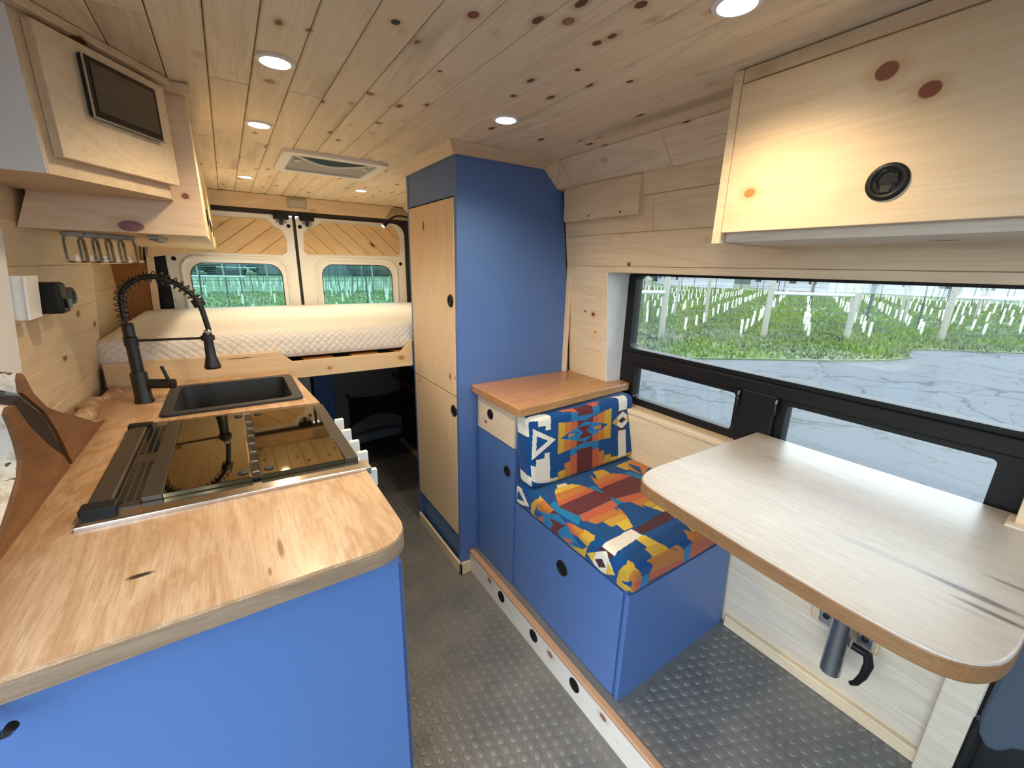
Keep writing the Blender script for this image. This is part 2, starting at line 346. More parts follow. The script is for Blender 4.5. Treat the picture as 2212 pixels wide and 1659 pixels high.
def grassm(name, a, b, d):
    g = G(name); P = g.n('TexCoord', out=3)
    n = g.n('TexNoise', {'Vector': P, 'Scale': .55, 'Detail': 5.}); n2 = g.n('TexNoise', {'Vector': P, 'Scale': 9., 'Detail': 4.})
    c = g.mix(g.smooth(n, .38, .62), a, b); c = g.mix(g.math('MULTIPLY', g.smooth(n2, .5, .7), .6), c, d)
    return g.bsdf(c, .9, bump=n2, bstr=.6, bdist=.05)
GRASSM = grassm('green_winter_grass', (0.064,0.096,0.029), (0.086,0.106,0.067), (0.038,0.064,0.032))
BLADE = grassm('grass_blades', (0.096,0.154,0.019), (0.090,0.128,0.051), (0.038,0.080,0.022))
WEED = grassm('dry_weeds', (0.166,0.192,0.128), (0.205,0.205,0.160), (0.115,0.141,0.090))
POSTW = simple('weathered_post_wood', (0.218,0.211,0.173), .85, var=.25, nscale=20., bstr=.3)
RAILW = simple('pale_round_rail', (0.397,0.422,0.422), .7, var=.1)
WIREM = simple('galvanised_wire', (0.102,0.128,0.122), .5, .6)
TUBEW = simple('white_grow_tube', (0.474,0.461,0.410), .6, var=.1)
STAKE = simple('dark_metal_stake', (0.032,0.038,0.038), .6, .4)
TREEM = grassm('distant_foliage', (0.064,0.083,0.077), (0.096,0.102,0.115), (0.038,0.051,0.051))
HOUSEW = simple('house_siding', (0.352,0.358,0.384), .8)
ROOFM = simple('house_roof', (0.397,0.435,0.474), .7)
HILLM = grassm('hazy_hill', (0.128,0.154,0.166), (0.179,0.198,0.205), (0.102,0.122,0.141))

# ------------------------------------------------------------------ room shell
ZC = 1.88; YB = 3.385; YF = -.95
ZP = .115; XP = .814      # raised platform
def coins(x0, x1, y0, y1, z, keep=lambda x, y: True):
    m = MB(); px_, py_ = .0365, .033; col = 0; x = x0 + .019; n = 16
    cs = [(math.cos(2*PI*k/n), math.sin(2*PI*k/n)) for k in range(n)]
    while x < x1 - .015:
        y = y0 + .018 + (py_/2 if col % 2 else 0)
        while y < y1 - .015:
            if keep(x, y):
                vs = [(x+c*r, y+s*r, z+h) for r, h in ((.0142, -.0002), (.0126, .0021), (.0116, .0024)) for c, s in cs]
                fs = [(a*n+k, a*n+(k+1) % n, (a+1)*n+(k+1) % n, (a+1)*n+k) for a in range(2) for k in range(n)] + [list(range(2*n, 3*n))]
                m.add(vs, fs)
            y += py_
        x += px_; col += 1
    return m
fl = struct(MB().box(-.7, 1.6, YF-.4, 3.6, -.06, 0).build('floor', FLOORM), 'grey studded rubber floor of the aisle')
o = coins(.15, XP, .3, 3.35, 0, lambda x, y: not (x > .745 and 1.5 < y < 2.1)).build('stud_relief', FLOORM, fl, smooth=True, recalc=False, ang=25); o['kind'] = 'stuff'

pf = thing('raised_platform', 'raised rubber floor platform with a pine riser holding three round black vents', 'platform', (1.1, .8, 0))
MB().box(XP+.02, 1.5, -.9, 1.55, .0, ZP).build('deck', FLOORM, pf)
MB().box(XP, XP+.02, -.9, 1.55, 0, ZP-.006).build('riser', PINE_STEP, pf)
MB().plank([(XP-.004,-.9,ZP+.004),(XP+.022,-.9,ZP+.004),(XP+.022,1.55,ZP+.004),(XP-.004,1.55,ZP+.004)], (0,0,-.012), .004).build('nosing', simple('copper_brown_nosing', (.46,.27,.16), .5), pf)
o = coins(XP+.024, 1.46, -.2, 1.54, ZP, lambda x, y: not (x > .848 and y > .625)).build('stud_relief', FLOORM, pf, smooth=True, recalc=False, ang=25); o['kind'] = 'stuff'
for yy in (1.259, 1.022, .785):
    v = MB().lathe([(.0, -.004), (.0245, -.004), (.0245, .002), (.021, .004), (.0195, .001), (0, .001)], (XP, yy, .066), (-1,0,0), 28).build('vent', BLACK, pf, smooth=True)
    for k in range(-2, 3):
        h = math.sqrt(max(0, .018**2 - (k*.007)**2)); MB().box(XP-.0035, XP-.0005, yy+k*.007-.0012, yy+k*.007+.0012, .066-h, .066+h).build('louvre', BLACKM, v)

# ceiling with separate boards
def cx_flat(): return [-.27] + [.025 + .0855*k for k in range(-3, 14)] + [1.2]
cl = struct(MB().box(-.36, 1.3, YF, YB+.1, ZC+.012, ZC+.05).build('ceiling', PBROWN), 'knotty pine board ceiling')
BREAK = {(.025): [1.39, 2.62], (.196): [1.37, 2.45], (-.06): [2.0], (.11): [2.0], (.282): [2.75], (.9+.0): []}
xs = cx_flat()
rng = random.Random(3)
for i in range(len(xs)-1):
    a, b = xs[i], xs[i+1]; br = None
    for k, v in BREAK.items():
        if abs(a-k) < .012: br = [YF+rng.uniform(.5, 1.2)] + v
    if br is None:
        br = []; y = YF + rng.uniform(.4, 1.6)
        while y < YB-.3: br.append(y); y += rng.uniform(1.1, 2.3)
    ys = [YF] + br + [YB]
    for y0, y1 in zip(ys, ys[1:]):
        MB().plank([(a+.0009,y0+.0006,ZC),(b-.0009,y0+.0006,ZC),(b-.0009,y1-.0006,ZC),(a+.0009,y1-.0006,ZC)], (0,0,.011), .0026).build('plank', PC, cl)
def slope(side, u0, u1, y0, y1):
    f = lambda u: (1.2 + .087*u, ZC - .095*u) if side > 0 else (.93 - (1.2 + .087*u), ZC - .095*u)
    (xa, za), (xb, zb) = f(u0), f(u1); out = Vector((.74*side, 0, .67))*.012
    return MB().plank([(xa,y0+.0005,za),(xb,y0+.0005,zb),(xb,y1-.0005,zb),(xa,y1-.0005,za)], out, .002)
for side in (1, -1):
    q = [(1.2,ZC),(1.2+.087,ZC-.095),(1.34,ZC-.06),(1.3,ZC+.05),(1.2,ZC+.02)]
    if side < 0: q = [(.93-a, b) for a, b in q]
    q2 = [(q[0][0]+.013*side, q[0][1]+.009), (q[1][0]+.013*side, q[1][1]+.009)] + q[2:]
    MB().prism(q2, XZ, YF, YB).build('slope_backing', PBROWN, cl)
    if side > 0:
        for u0, u1, y0, y1 in ((0,1,.985,YB),(0,.5,YF,.985),(.5,1,YF,.985)): slope(side, u0, u1, y0, y1).build('plank', PC, cl)
    else:
        slope(side, 0, 1, YF, YB).build('plank', PC, cl)

# side walls: boards follow the lean of the van wall
def wplank(side, y0, y1, z0, z1, th=.012, proud=0):
    f = (lambda z: xr(z) - proud) if side > 0 else (lambda z: xl(z) + proud)
    return MB().plank([(f(z0),y0,z0),(f(z0),y1,z0),(f(z1),y1,z1),(f(z1),y0,z1)], (th*side,0,0), .002)
def wback(side, y0, y1, z0, z1, d0=.0125, d1=.05):
    m = MB(); n = 4
    for k in range(n):
        a = lerp(z0, z1, k/n); b = lerp(z0, z1, (k+1)/n); f = xr if side > 0 else xl; s = side
        m.hexa([(f(a)+d0*s,y0,a),(f(a)+d0*s,y1,a),(f(b)+d0*s,y1,b),(f(b)+d0*s,y0,b),(f(a)+d1*s,y0,a),(f(a)+d1*s,y1,a),(f(b)+d1*s,y1,b),(f(b)+d1*s,y0,b)])
    return m
WY0, WY1, WZ0, WZ1 = .05, 1.29, .86, 1.44
wr = struct(wback(1, 0, YB+.05, 0, WZ0).build('wall_right', PBROWN), 'pine boarded wall around the long side window')
for a in ((0, WY0, WZ0, WZ1), (WY1, YB+.05, WZ0, WZ1), (0, YB+.05, WZ1, 1.83)): wback(1, *a).build('backing', PBROWN, wr)
jz = [.115, .24, .365, .49, .615, .74, .855]
for z0, z1 in zip(jz, jz[1:]): wplank(1, .06, 1.245, z0, z1).build('plank', PPALE if z1 < .7 else PW, wr)  # lower boards take the paler pine in place of daylight
sz = [.94, 1.086, 1.209, 1.335, 1.462]
for z0, z1 in zip(sz, sz[1:]): wplank(1, 1.312, 1.548, z0, z1).build('plank', PW, wr)
for (y0, y1, z0, z1) in ((-.0,1.548,1.463,1.588),(1.062,1.548,1.589,1.712),(-.0,1.061,1.589,1.712),(-.0,1.548,1.713,1.787)):
    wplank(1, y0, y1, z0, z1).build('plank', PW, wr)
for k, z0 in enumerate([1.16, 1.28, 1.40, 1.52, 1.64]): wplank(1, 2.1, YB, z0, z0+.119).build('plank', PW, wr)
MB().box(1.335, 1.349, 1.527, 1.5485, .957, 1.6).build('corner_bead', PCL, wr)
# reveal, casing and sill of the side window
tr = struct(MB().plate([(WY0-.03,.845),(1.315,.845),(1.315,1.462),(WY0-.03,1.462)], [[(WY0,WZ0),(WY0,WZ1),(WY1,WZ1),(WY1,WZ0)]], lambda u, v, d: (xr(v)-d, u, v), .004, -.012).build('trim_1', PCL), 'pine casing around the long side window')
MB().plank([(xr(.86)-.004,WY0,.862),(xr(.86)-.004,WY1,.862),(1.50,WY1,.862),(1.50,WY0,.862)], (0,0,-.014), .002).build('sill', PCL, tr)
MB().plank([(xr(1.43)-.004,WY0,1.438),(xr(1.43)-.004,WY1,1.438),(1.50,WY1,1.438),(1.50,WY0,1.438)], (0,0,.014), .002).build('head_board', PCL, tr)
MB().hexa([(xr(.86)-.002,WY1-.002,.862),(1.50,WY1-.002,.862),(1.50,WY1-.002,1.438),(xr(1.43)-.002,WY1-.002,1.438),(xr(.86)-.002,WY1+.012,.862),(1.50,WY1+.012,.862),(1.50,WY1+.012,1.438),(xr(1.43)-.002,WY1+.012,1.438)]).build('side_board', WHITEW, tr)
MB().box(1.40, 1.50, WY0-.012, WY0+.002, .86, 1.44).build('side_board', PCL, tr)
wn = struct(MB().plate(rrect(.04, 1.288, .855, 1.445, .03), [rrect(.075, 1.248, 1.113, 1.428, .022), rrect(.745, 1.205, .893, 1.032, .012), rrect(.11, .575, .893, 1.034, .012)], YZ, 1.470, 1.515).build('window_1', BLACK, smooth=True, bevel=.003), 'black framed side window with a wide upper pane and two vent panes below')
MB().box(1.455, 1.472, .06, 1.262, 1.052, 1.098).build('cross_rail', BLACK, wn, bevel=.006)
MB().box(1.450, 1.472, .60, .72, .86, 1.062).build('vent_latch_block', BLACK, wn, bevel=.008)
for yy in (.725, .60): MB().tube([(1.452, yy, 1.05), (1.447, yy, 1.035), (1.452, yy, 1.0)], .008, 8).build('latch_rib', BLACKG, wn, smooth=True)
for y0, y1, z0, z1 in ((.065,1.258,1.103,1.438),(.74,1.21,.888,1.037),(.105,.58,.888,1.039)): MB().box(1.490, 1.494, y0, y1, z0, z1).build('pane', CLEAR, wn)
bb = struct(MB().plank([(xr(.14)-.022,.06,ZP),(xr(.14)-.022,.628,ZP),(xr(.14)-.022,.628,.158),(xr(.14)-.022,.06,.158)], (.034,0,0), .003).build('baseboard_right', PCL), 'pine baseboard under the table')
ps = struct(MB().hexa([(1.44,-.002,.0),(1.53,-.002,0),(1.43,-.002,.93),(1.36,-.002,.93),(1.44,.063,0),(1.53,.063,0),(1.43,.063,.93),(1.36,.063,.93)]).build('trim_2', PPALE, bevel=.003), 'pale pine end post below the table corner')

# left wall: boards, window with white casing, bed recess
wl = struct(wback(-1, .60, .66, 0, 1.83).build('wall_left', PBROWN), 'pine boarded wall behind the kitchen')
for a in ((.66,1.25,0,1.05),(.66,1.25,1.45,1.83),(-.95,.60,1.80,1.84),(1.25,2.18,0,1.83),(2.18,YB,1.43,1.83),(2.18,YB,0,1.0),(3.262,YB+.05,1.0,1.43)): wback(-1, *a).build('backing', PBROWN, wl)
for (y0, y1, z0, z1, d0) in ((2.18,3.262,.95,1.43,.12),): MB().box(-.56, -.535, y0-.02, y1+.02, z0, z1+.02).build('backing', PBROWN, wl)
lz = [.94, 1.05, 1.165, 1.296, 1.427, 1.53, 1.64]
for z0, z1 in zip(lz, lz[1:]):
    wplank(-1, 1.25, 2.178, z0, z1).build('plank', PW, wl)
for z0, z1 in ((.94,1.05),): wplank(-1, .60, 1.25, z0, z1).build('plank', PW, wl)
for z0, z1 in ((1.428,1.53),(1.53,1.64)): wplank(-1, 2.18, YB, z0, z1).build('plank', PW, wl)
for z0, z1 in ((1.05,1.165),(1.165,1.296),(1.296,1.425)): MB().plank([(-.532,2.18,z0),(-.532,3.26,z0),(-.532,3.26,z1),(-.532,2.18,z1)], (-.012,0,0), .002).build('plank', PW, wl)
MB().hexa([(-.535,2.178,1.428),(-.385,2.178,1.428),(-.385,3.27,1.428),(-.535,3.27,1.428),(-.535,2.178,1.442),(-.385,2.178,1.442),(-.385,3.27,1.442),(-.535,3.27,1.442)]).build('recess_top', PCL, wl)
MB().box(-.535, -.44, 2.166, 2.18, .95, 1.43).build('recess_side', PCL, wl)
MB().box(-.535, -.37, 3.25, 3.264, .95, 1.428).build('recess_end_panel', PBROWN, wl)
MB().hexa([(-.40,3.235,.95),(-.375,3.235,.95),(-.375,3.30,.95),(-.40,3.30,.95),(-.365,3.235,1.64),(-.335,3.235,1.64),(-.335,3.30,1.64),(-.365,3.30,1.64)]).build('recess_post', PCL, wl)
w2 = struct(MB().plate([(.605,1.0),(1.37,1.0),(1.37,1.505),(.605,1.505)], [[(.66,1.06),(1.24,1.06),(1.24,1.44),(.66,1.44)]], lambda u, v, d: (xl(v)+d, u, v), -.01, .016).build('window_2', WHITEW, bevel=.003), 'white cased kitchen window at the left edge')
MB().box(-.455, -.451, .64, 1.27, 1.03, 1.47).build('pane', CLEAR, w2)

# rear wall panel over the doors, black seal and pillars
rw = struct(MB().prism([(-.36,1.785),(1.28,1.785),(1.287,1.79),(1.2,ZC+.01),(-.27,ZC+.01)], XZ, YB, YB+.05).build('wall_rear', PBROWN), 'pine header above the rear doors')
MB().plank([(-.33,YB-.008,1.787),(1.12,YB-.008,1.787),(1.14,YB-.008,ZC-.002),(-.27,YB-.008,ZC-.002)], (0,.012,0), .003).build('header_board', PX, rw)
MB().hexa([(1.06,YB-.012,1.785),(1.275,YB-.012,1.785),(1.2,YB-.012,1.872),(1.12,YB-.012,1.872),(1.06,YB,1.785),(1.275,YB,1.785),(1.2,YB,1.872),(1.12,YB,1.872)]).build('corner_board', pine('stained_corner_board', 0, (.42,.34,.21), (.3,.22,.12), knotd=0), rw)
s1 = struct(MB().plate(rrect(-.40, 1.36, .0, 1.785, [0,.10,.10,0]), [rrect(-.305, 1.215, .06, 1.757, [0,.09,.05,0])], XZ, YB+.0, YB+.03).build('trim_3', RUBBER, bevel=.006), 'black rubber seal around the rear doors')
MB().box(-.372, -.30, YB-.006, YB+.002, 1.0, 1.51).build('pillar_cover', BLACK, s1)
for k in range(6): MB().box(-.362, -.325, YB-.012, YB-.005, 1.10+.032*k, 1.118+.032*k).build('vent_slot', BLACKG, s1, bevel=.002)
MB().box(1.36, 1.6, YB, YB+.05, 0, 1.785).build('side_filler', BLACK, s1)
MB().box(-.75, -.40, YB, YB+.05, 0, 1.785).build('side_filler', BLACK, s1)

# rear doors: cream metal skins, tinted panes, diagonal pine inserts
def rear_door(name, x0, x1, win, ins, tilt, label, latch_x, holes):
    outer = rrect(x0, x1, .05, 1.757, .03)
    d = struct(MB().plate(outer, [win], XZ, 3.40, 3.43).build(name, WHITEM, smooth=True, bevel=.004), label)
    cxm = sum(p[0] for p in win)/len(win); czm = sum(p[1] for p in win)/len(win)
    sc = lambda k, y: [(p[0] + k*math.copysign(1, p[0]-cxm)*min(1, abs(p[0]-cxm)*8), y, p[1] + k*math.copysign(1, p[1]-czm)*min(1, abs(p[1]-czm)*8)) for p in win]
    MB().tube(sc(.036, 3.398), .012, 8, closed=True).build('window_pressing', WHITEM, d, smooth=True)
    MB().tube(sc(0., 3.408), .0055, 6, closed=True).build('window_seal', RUBBER, d, smooth=True)
    MB().prism(win, XZ, 3.418, 3.422).build('pane', TINT, d)
    MB().prism(ins, XZ, 3.3975, 3.4005).build('insert_backing', PBROWN, d)
    MB().tube([(p[0], 3.398, p[1]) for p in ins], .005, 6, closed=True).build('insert_bead', WHITEM, d, smooth=True)
    c, s = math.cos(tilt), math.sin(tilt); wd = .083
    us = [p[0]*-s + p[1]*c for p in ins]; k = math.floor(min(us)/wd)
    while k*wd < max(us):
        q = clip_poly(ins, -s, c, (k+1)*wd-.0016); q = clip_poly(q, s, -c, -(k*wd+.0016)) if len(q) > 2 else q
        if len(q) > 2:
            loc = [(p[0]*c + p[1]*s, p[0]*-s + p[1]*c) for p in q]
            m = MB().prism(loc, lambda u, v, dd: (u, dd, v), 3.389, 3.3974)
            ob = m.build('plank', PLOC, d); ob.rotation_euler = (0, -tilt, 0)
        k += 1
    MB().box(latch_x-.046, latch_x+.046, 3.368, 3.395, 1.728, 1.772).build('latch_cover', BLACK, d, bevel=.004)
    l = MB().box(latch_x-.012, latch_x+.012, 3.380, 3.40, 1.694, 1.726).build('latch', BLACKM, d, bevel=.003)
    for q in (-.024, .026): MB().lathe([(.009,0),(.009,.008),(.004,.012)], (latch_x+q, 3.40, 1.712), (0,-1,0), 10).build('striker_bolt', GREYP, d, smooth=True)
    for hx, hz in holes: MB().lathe([(.013,0),(.012,.004),(.008,.004),(.0075,-.001),(0,-.001)], (hx, 3.40, hz), (0,-1,0), 16).build('plug_hole', [RUBBER], d, smooth=True)
    return d
insL = [(-.19,1.50),(.335,1.497),(.368,1.52),(.374,1.60),(.35,1.655),(.30,1.685),(.27,1.722),(-.14,1.722),(-.2,1.70),(-.21,1.53)]
insR = [(.50,1.505),(1.15,1.518),(1.168,1.535),(1.168,1.66),(1.12,1.728),(.61,1.73),(.575,1.70),(.525,1.688),(.488,1.645),(.478,1.53)]
rear_door('door_1', -.300, .424, rrect(-.195, .325, .62, 1.437, .085), insL, math.radians(37), 'left rear van door with tinted window and diagonal pine insert', .354, [(-.262,1.457),(.397,1.69)])
rear_door('door_2', .444, 1.225, rrect(.580, 1.102, .62, 1.443, .085), insR, math.radians(-43), 'right rear van door with tinted window and diagonal pine insert', .514, [(1.175,1.457),(.468,1.69)])
MB().box(.424, .446, 3.405, 3.44, .05, 1.757).build('meeting_seal', RUBBER, s1, bevel=.004)

# cab behind the camera: closes the space, windscreen and side glass openings let the daylight in
wf = struct(MB().box(-.7, 1.65, -1.75, -1.70, 0, 1.40).build('wall_front', CABGREY), 'unseen cab front wall and dashboard raised to cut windscreen daylight')  # unseen; raised partway up the windscreen to keep daylight off the wardrobe
MB().box(-.7, 1.65, -1.8, YF, ZC+.005, ZC+.05).build('cab_roof', CABGREY, wf)
for sx, y1 in ((1.5, -.36), (-.62, -1.0)): MB().box(sx, sx+.05, -1.75, y1, 0, 1.0).build('cab_side', CABGREY, wf)
for sx, y0, y1 in ((1.49, -.32, 0.), (-.55, -1.1, -1.0)): MB().box(sx, sx+.05, y0, y1, 1.0, ZC+.02).build('pillar', CABGREY, wf)
for sx in (1.49, -.55): MB().box(sx, sx+.05, -1.75, -.3, 1.5, ZC+.02).build('side_header', CABGREY, wf)

# ------------------------------------------------------------------ shared small fittings
def smoothpath(p, n=8):
    out = []
    for i in range(len(p)-1):
        p0 = p[max(0, i-1)]; p1 = p[i]; p2 = p[i+1]; p3 = p[min(len(p)-1, i+2)]
        for j in range(n):
            t = j/n; out.append(tuple(.5*((2*p1[c]) + (p2[c]-p0[c])*t + (2*p0[c]-5*p1[c]+4*p2[c]-p3[c])*t*t + (3*p1[c]-p0[c]-3*p2[c]+p3[c])*t*t*t) for c in range(2)))
    return out + [p[-1]]
def latch(c, nrm, up, r, parent, m=None):
    """round black push latch with a recessed finger cup"""
    n = Vector(nrm).normalized()
    o = MB().lathe([(0,-.006),(r,-.006),(r,.001),(r*.94,.0035),(r*.80,.0042),(r*.70,.003),(r*.64,.0007),(0,.0007)], c, n, 32).build('latch', BLACK, parent, smooth=True, ang=50)
    u = Vector(up).normalized(); s = n.cross(u); c = Vector(c)
    pts = []
    for k in range(15):
        t = math.radians(-40 + 260*k/14); pts.append(c + n*.001 + (s*math.cos(t) + u*math.sin(t))*r*.5 + u*r*.12)
    MB().tube(pts, r*.09, 6).build('finger_ring', BLACKG, o, smooth=True)
    q = c - u*r*.38
    MB().hexa([q-s*r*.22-u*r*.2-n*.002, q+s*r*.22-u*r*.2-n*.002, q+s*r*.3+u*r*.2-n*.002, q-s*r*.3+u*r*.2-n*.002, q-s*r*.22-u*r*.2+n*.003, q+s*r*.22-u*r*.2+n*.003, q+s*r*.3+u*r*.2+n*.001, q-s*r*.3+u*r*.2+n*.001]).build('thumb_tab', BLACK, o, bevel=.001)
    return o
def rounded_box(x0, x1, y0, y1, z0, z1, r, step, pattern, deform=None):
    """box of quads with rounded edges; pattern(face, a, b) -> colour per quad"""
    m = MB(); cols = []; lo = np.array([x0,y0,z0]); hi = np.array([x1,y1,z1])
    faces = [('top',2,1,0,1),('bottom',2,0,0,1),('aisle',0,0,1,2),('wall',0,1,1,2),('front',1,0,0,2),('rear',1,1,0,2)]
    V = []; F = []; C = []
    for nm, ax, sd, i, j in faces:
        st = step if nm in pattern else max(step*6, .015)
        na = max(2, int(round((hi[i]-lo[i])/st))); nb = max(2, int(round((hi[j]-lo[j])/st)))
        A = np.linspace(lo[i], hi[i], na+1); B = np.linspace(lo[j], hi[j], nb+1); AA, BB = np.meshgrid(A, B)
        P = np.zeros((AA.size, 3)); P[:, i] = AA.ravel(); P[:, j] = BB.ravel(); P[:, ax] = hi[ax] if sd else lo[ax]
        Q = np.clip(P, lo+r, hi-r); D = P-Q; L = np.linalg.norm(D, axis=1, keepdims=True); P = Q + D/np.maximum(L, 1e-9)*r
        b = len(V) if not V else sum(len(q) for q in V)
        V.append(P); idx = np.arange(AA.size).reshape(nb+1, na+1) + b
        q = np.stack([idx[:-1,:-1], idx[:-1,1:], idx[1:,1:], idx[1:,:-1]], -1).reshape(-1, 4)
        flip = (sd == 1) == ((i, j) == (0, 2)); F.append(q[:, ::-1] if flip else q)
        ca, cb = np.meshgrid((A[:-1]+A[1:])/2, (B[:-1]+B[1:])/2)
        C.append(raster(pattern.get(nm), ca.ravel(), cb.ravel()))
    V = np.concatenate(V); F = np.concatenate(F); C = np.concatenate(C)
    if deform is not None: V = deform(V)
    return V, F, C
PALETTE = {'B':(.0,.058,.215),'W':(.70,.68,.60),'T':(.008,.165,.36),'M':(.105,.018,.022),'R':(.45,.10,.045),'O':(.46,.165,.03),'Y':(.50,.31,.035),'Y2':(.62,.43,.045),'P':(.66,.58,.30),'D':(.06,.014,.022)}
def raster(polys, a, b):
    col = np.tile(np.array(PALETTE['B']), (a.size, 1))
    for c, pts in (polys or []):
        ins = np.zeros(a.size, bool); n = len(pts)
        for k in range(n):
            (xa, ya), (xb, yb) = pts[k], pts[(k+1) % n]
            if ya == yb: continue
            cr = ((ya > b) != (yb > b)) & (a < (xb-xa)*(b-ya)/(yb-ya) + xa); ins ^= cr
        col[ins] = PALETTE[c]
    return col
def cushion(name, args, pattern, label, deform=None):
    V, F, C = rounded_box(*args, pattern, deform)
    me = bpy.data.meshes.new(name); me.vertices.add(len(V)); me.vertices.foreach_set('co', V.ravel())
    me.loops.add(F.size); me.loops.foreach_set('vertex_index', F.ravel().astype(np.int32))
    me.polygons.add(len(F)); me.polygons.foreach_set('loop_start', np.arange(0, F.size, 4, dtype=np.int32))
    me.update(); me.validate()
    at = me.color_attributes.new('weave', 'FLOAT_COLOR', 'CORNER')
    at.data.foreach_set('color', np.repeat(np.concatenate([C, np.ones((len(C),1))], 1), 4, axis=0).ravel().astype(np.float32))
    me.materials.append(FABRIC); me.polygons.foreach_set('use_smooth', [True]*len(me.polygons))
    o = bpy.data.objects.new(name, me); COL.objects.link(o); return tag(o, label, 'cushion')

# ------------------------------------------------------------------ ceiling fittings
def puck(x, y, label):
    t = thing('ceiling_light', label, 'ceiling light', (x, y, ZC), 'recessed ceiling lights')
    MB().lathe([(.040,.0),(.040,-.003),(.037,-.005),(.031,-.005),(.029,-.002),(.029,0)], (x,y,ZC), n=32).build('trim_ring', WHITEP, t, smooth=True)
    MB().lathe([(.0,-.0025),(.015,-.0035),(.028,-.003),(.029,.0),(0,.0)], (x,y,ZC), n=32).build('lens', LAMPM, t, smooth=True)
    L = bpy.data.lights.new('lamp', 'SPOT'); L.spot_size = math.radians(146); L.spot_blend = 1.0; L.shadow_soft_size = .028; L.energy = LAMP_WATT; L.color = LAMP_COL
    lo = bpy.data.objects.new('lamp', L); link(lo, t); lo.location = (x, y, ZC-.034)
puck(.151, 1.199, 'largest round ceiling light, above the stove')
puck(.150, 1.735, 'round ceiling light above the sink, left row')
puck(.148, 2.784, 'small far ceiling light left of the roof vent, above the bed')
puck(.745, 2.801, 'small far ceiling light right of the roof vent, beside the wardrobe')
puck(.762, 1.202, 'round ceiling light in front of the blue wardrobe')
puck(.763, .494, 'bright ceiling light at the top edge near the right overhead cabinet')

fv = thing('roof_vent', 'white framed square roof vent with grey screen and smoked lid', 'roof vent', (.455, 2.2, ZC))
MB().plate(rrect(.245, .665, 2.0, 2.415, .035), [rrect(.285, .628, 2.045, 2.375, .02)], XY, ZC-.014, ZC+.002).build('flange', WHITEP, fv, smooth=True, bevel=.005)
MB().box(.28, .633, 2.04, 2.38, ZC-.004, ZC+.002).build('screen', SCREENG, fv)
arc = [(.30 + .31*k/16, 2.058 + .135*math.sin(PI*k/16)) for k in range(17)]
MB().prism(arc, XY, ZC-.008, ZC-.003).build('lid_window', LENS, fv)
MB().tube([(a, b+.004, ZC-.008) for a, b in arc], .006, 6).build('lid_rim', WHITEP, fv, smooth=True)
for q in (.315, .60): MB().box(q-.012, q+.012, 2.15, 2.17, ZC-.012, ZC-.004).build('clip', WHITEP, fv, bevel=.003)

dl = thing('dome_light', 'small rectangular dome light on the pine header above the rear doors', 'dome light', (.46, 3.375, 1.80))
MB().prism(rrect(.398, .522, 1.805, 1.87, .01), XZ, 3.366, 3.378).build('housing', simple('beige_plastic', (.42,.37,.27), .5), dl, bevel=.003)
MB().prism(rrect(.412, .508, 1.815, 1.856, .006), XZ, 3.360, 3.367).build('cover', simple('frosted_cover', (.46,.42,.33), .35, nscale=300., var=.2), dl, bevel=.002)

# ------------------------------------------------------------------ wardrobe
wd = thing('wardrobe', 'tall blue wardrobe with two knotty pine doors', 'wardrobe', (1.0, 1.8, 0))
prof = [(.765,.0),(.765,1.857),(1.174,1.857),(1.250,1.789),(1.284,1.783)] + [(xr(z)-.004, z) for z in (1.61,1.41,.98,.5,.12)] + [(1.478,.0)]
MB().prism(prof, XZ, 1.55, 1.57).build('side_panel', BLUE, wd)
MB().prism([(a, b) for a, b in prof], XZ, 2.06, 2.08).build('side_panel', BLUE, wd)
MB().box(.790, .805, 1.57, 2.06, .0, 1.857).build('carcass', DARKV, wd)
MB().box(.767, .790, 1.571, 2.06, 1.712, 1.857).build('top_filler', BLUE, wd)
MB().box(.780, .795, 1.571, 2.06, .0, .195).build('toe_kick', BLUED, wd)
for z0, z1 in ((.902, 1.706), (.205, .896)):
    d = MB().box(.763, .784, 1.574, 2.058, z0, z1).build('door', PINE_WD1, wd, bevel=.0015)
latch((.763, 1.612, 1.31), (-1,0,0), (0,0,1), .027, wd); latch((.763, 1.596, .83), (-1,0,0), (0,0,1), .027, wd)
MB().box(.755, .767, 1.538, 2.07, .0, .062).build('plinth_trim', PCL, wd, bevel=.002)
MB().box(.755, XP, 1.538, 1.551, .0, .062).build('plinth_trim', PCL, wd, bevel=.002)
# crown moulding between wardrobe and ceiling
lowp = [(.757,1.543,1.850),(1.176,1.543,1.852),(1.251,1.543,1.785),(1.285,1.543,1.778)]
topp = [(.718,1.478,1.8795),(1.196,1.478,1.8795),(1.272,1.478,1.800),(1.2875,1.478,1.783)]
cr = thing('crown_moulding', 'pine crown moulding joining the blue wardrobe to the ceiling', 'moulding', (.75, 1.5, 1.85))
for k, nm in ((0, 'front_board'), (1, 'sloping_board'), (2, 'wall_end')):
    a, b, c, d = lowp[k], lowp[k+1], topp[k+1], topp[k]; sh = lambda p, q=.0: (p[0], p[1]+.02, min(p[2]+.022, 1.8795))
    MB().hexa([a, b, c, d, (a[0], 1.5495, a[2]), (b[0], 1.5495, b[2]), sh(c), sh(d)]).build(nm, PX, cr)
MB().hexa([(.757,1.543,1.850),(.757,2.08,1.850),(.718,2.08,1.8795),(.718,1.478,1.8795),(.7645,1.55,1.850),(.7645,2.08,1.850),(.76,2.08,1.8795),(.76,1.52,1.8795)]).build('aisle_board', PY, cr)

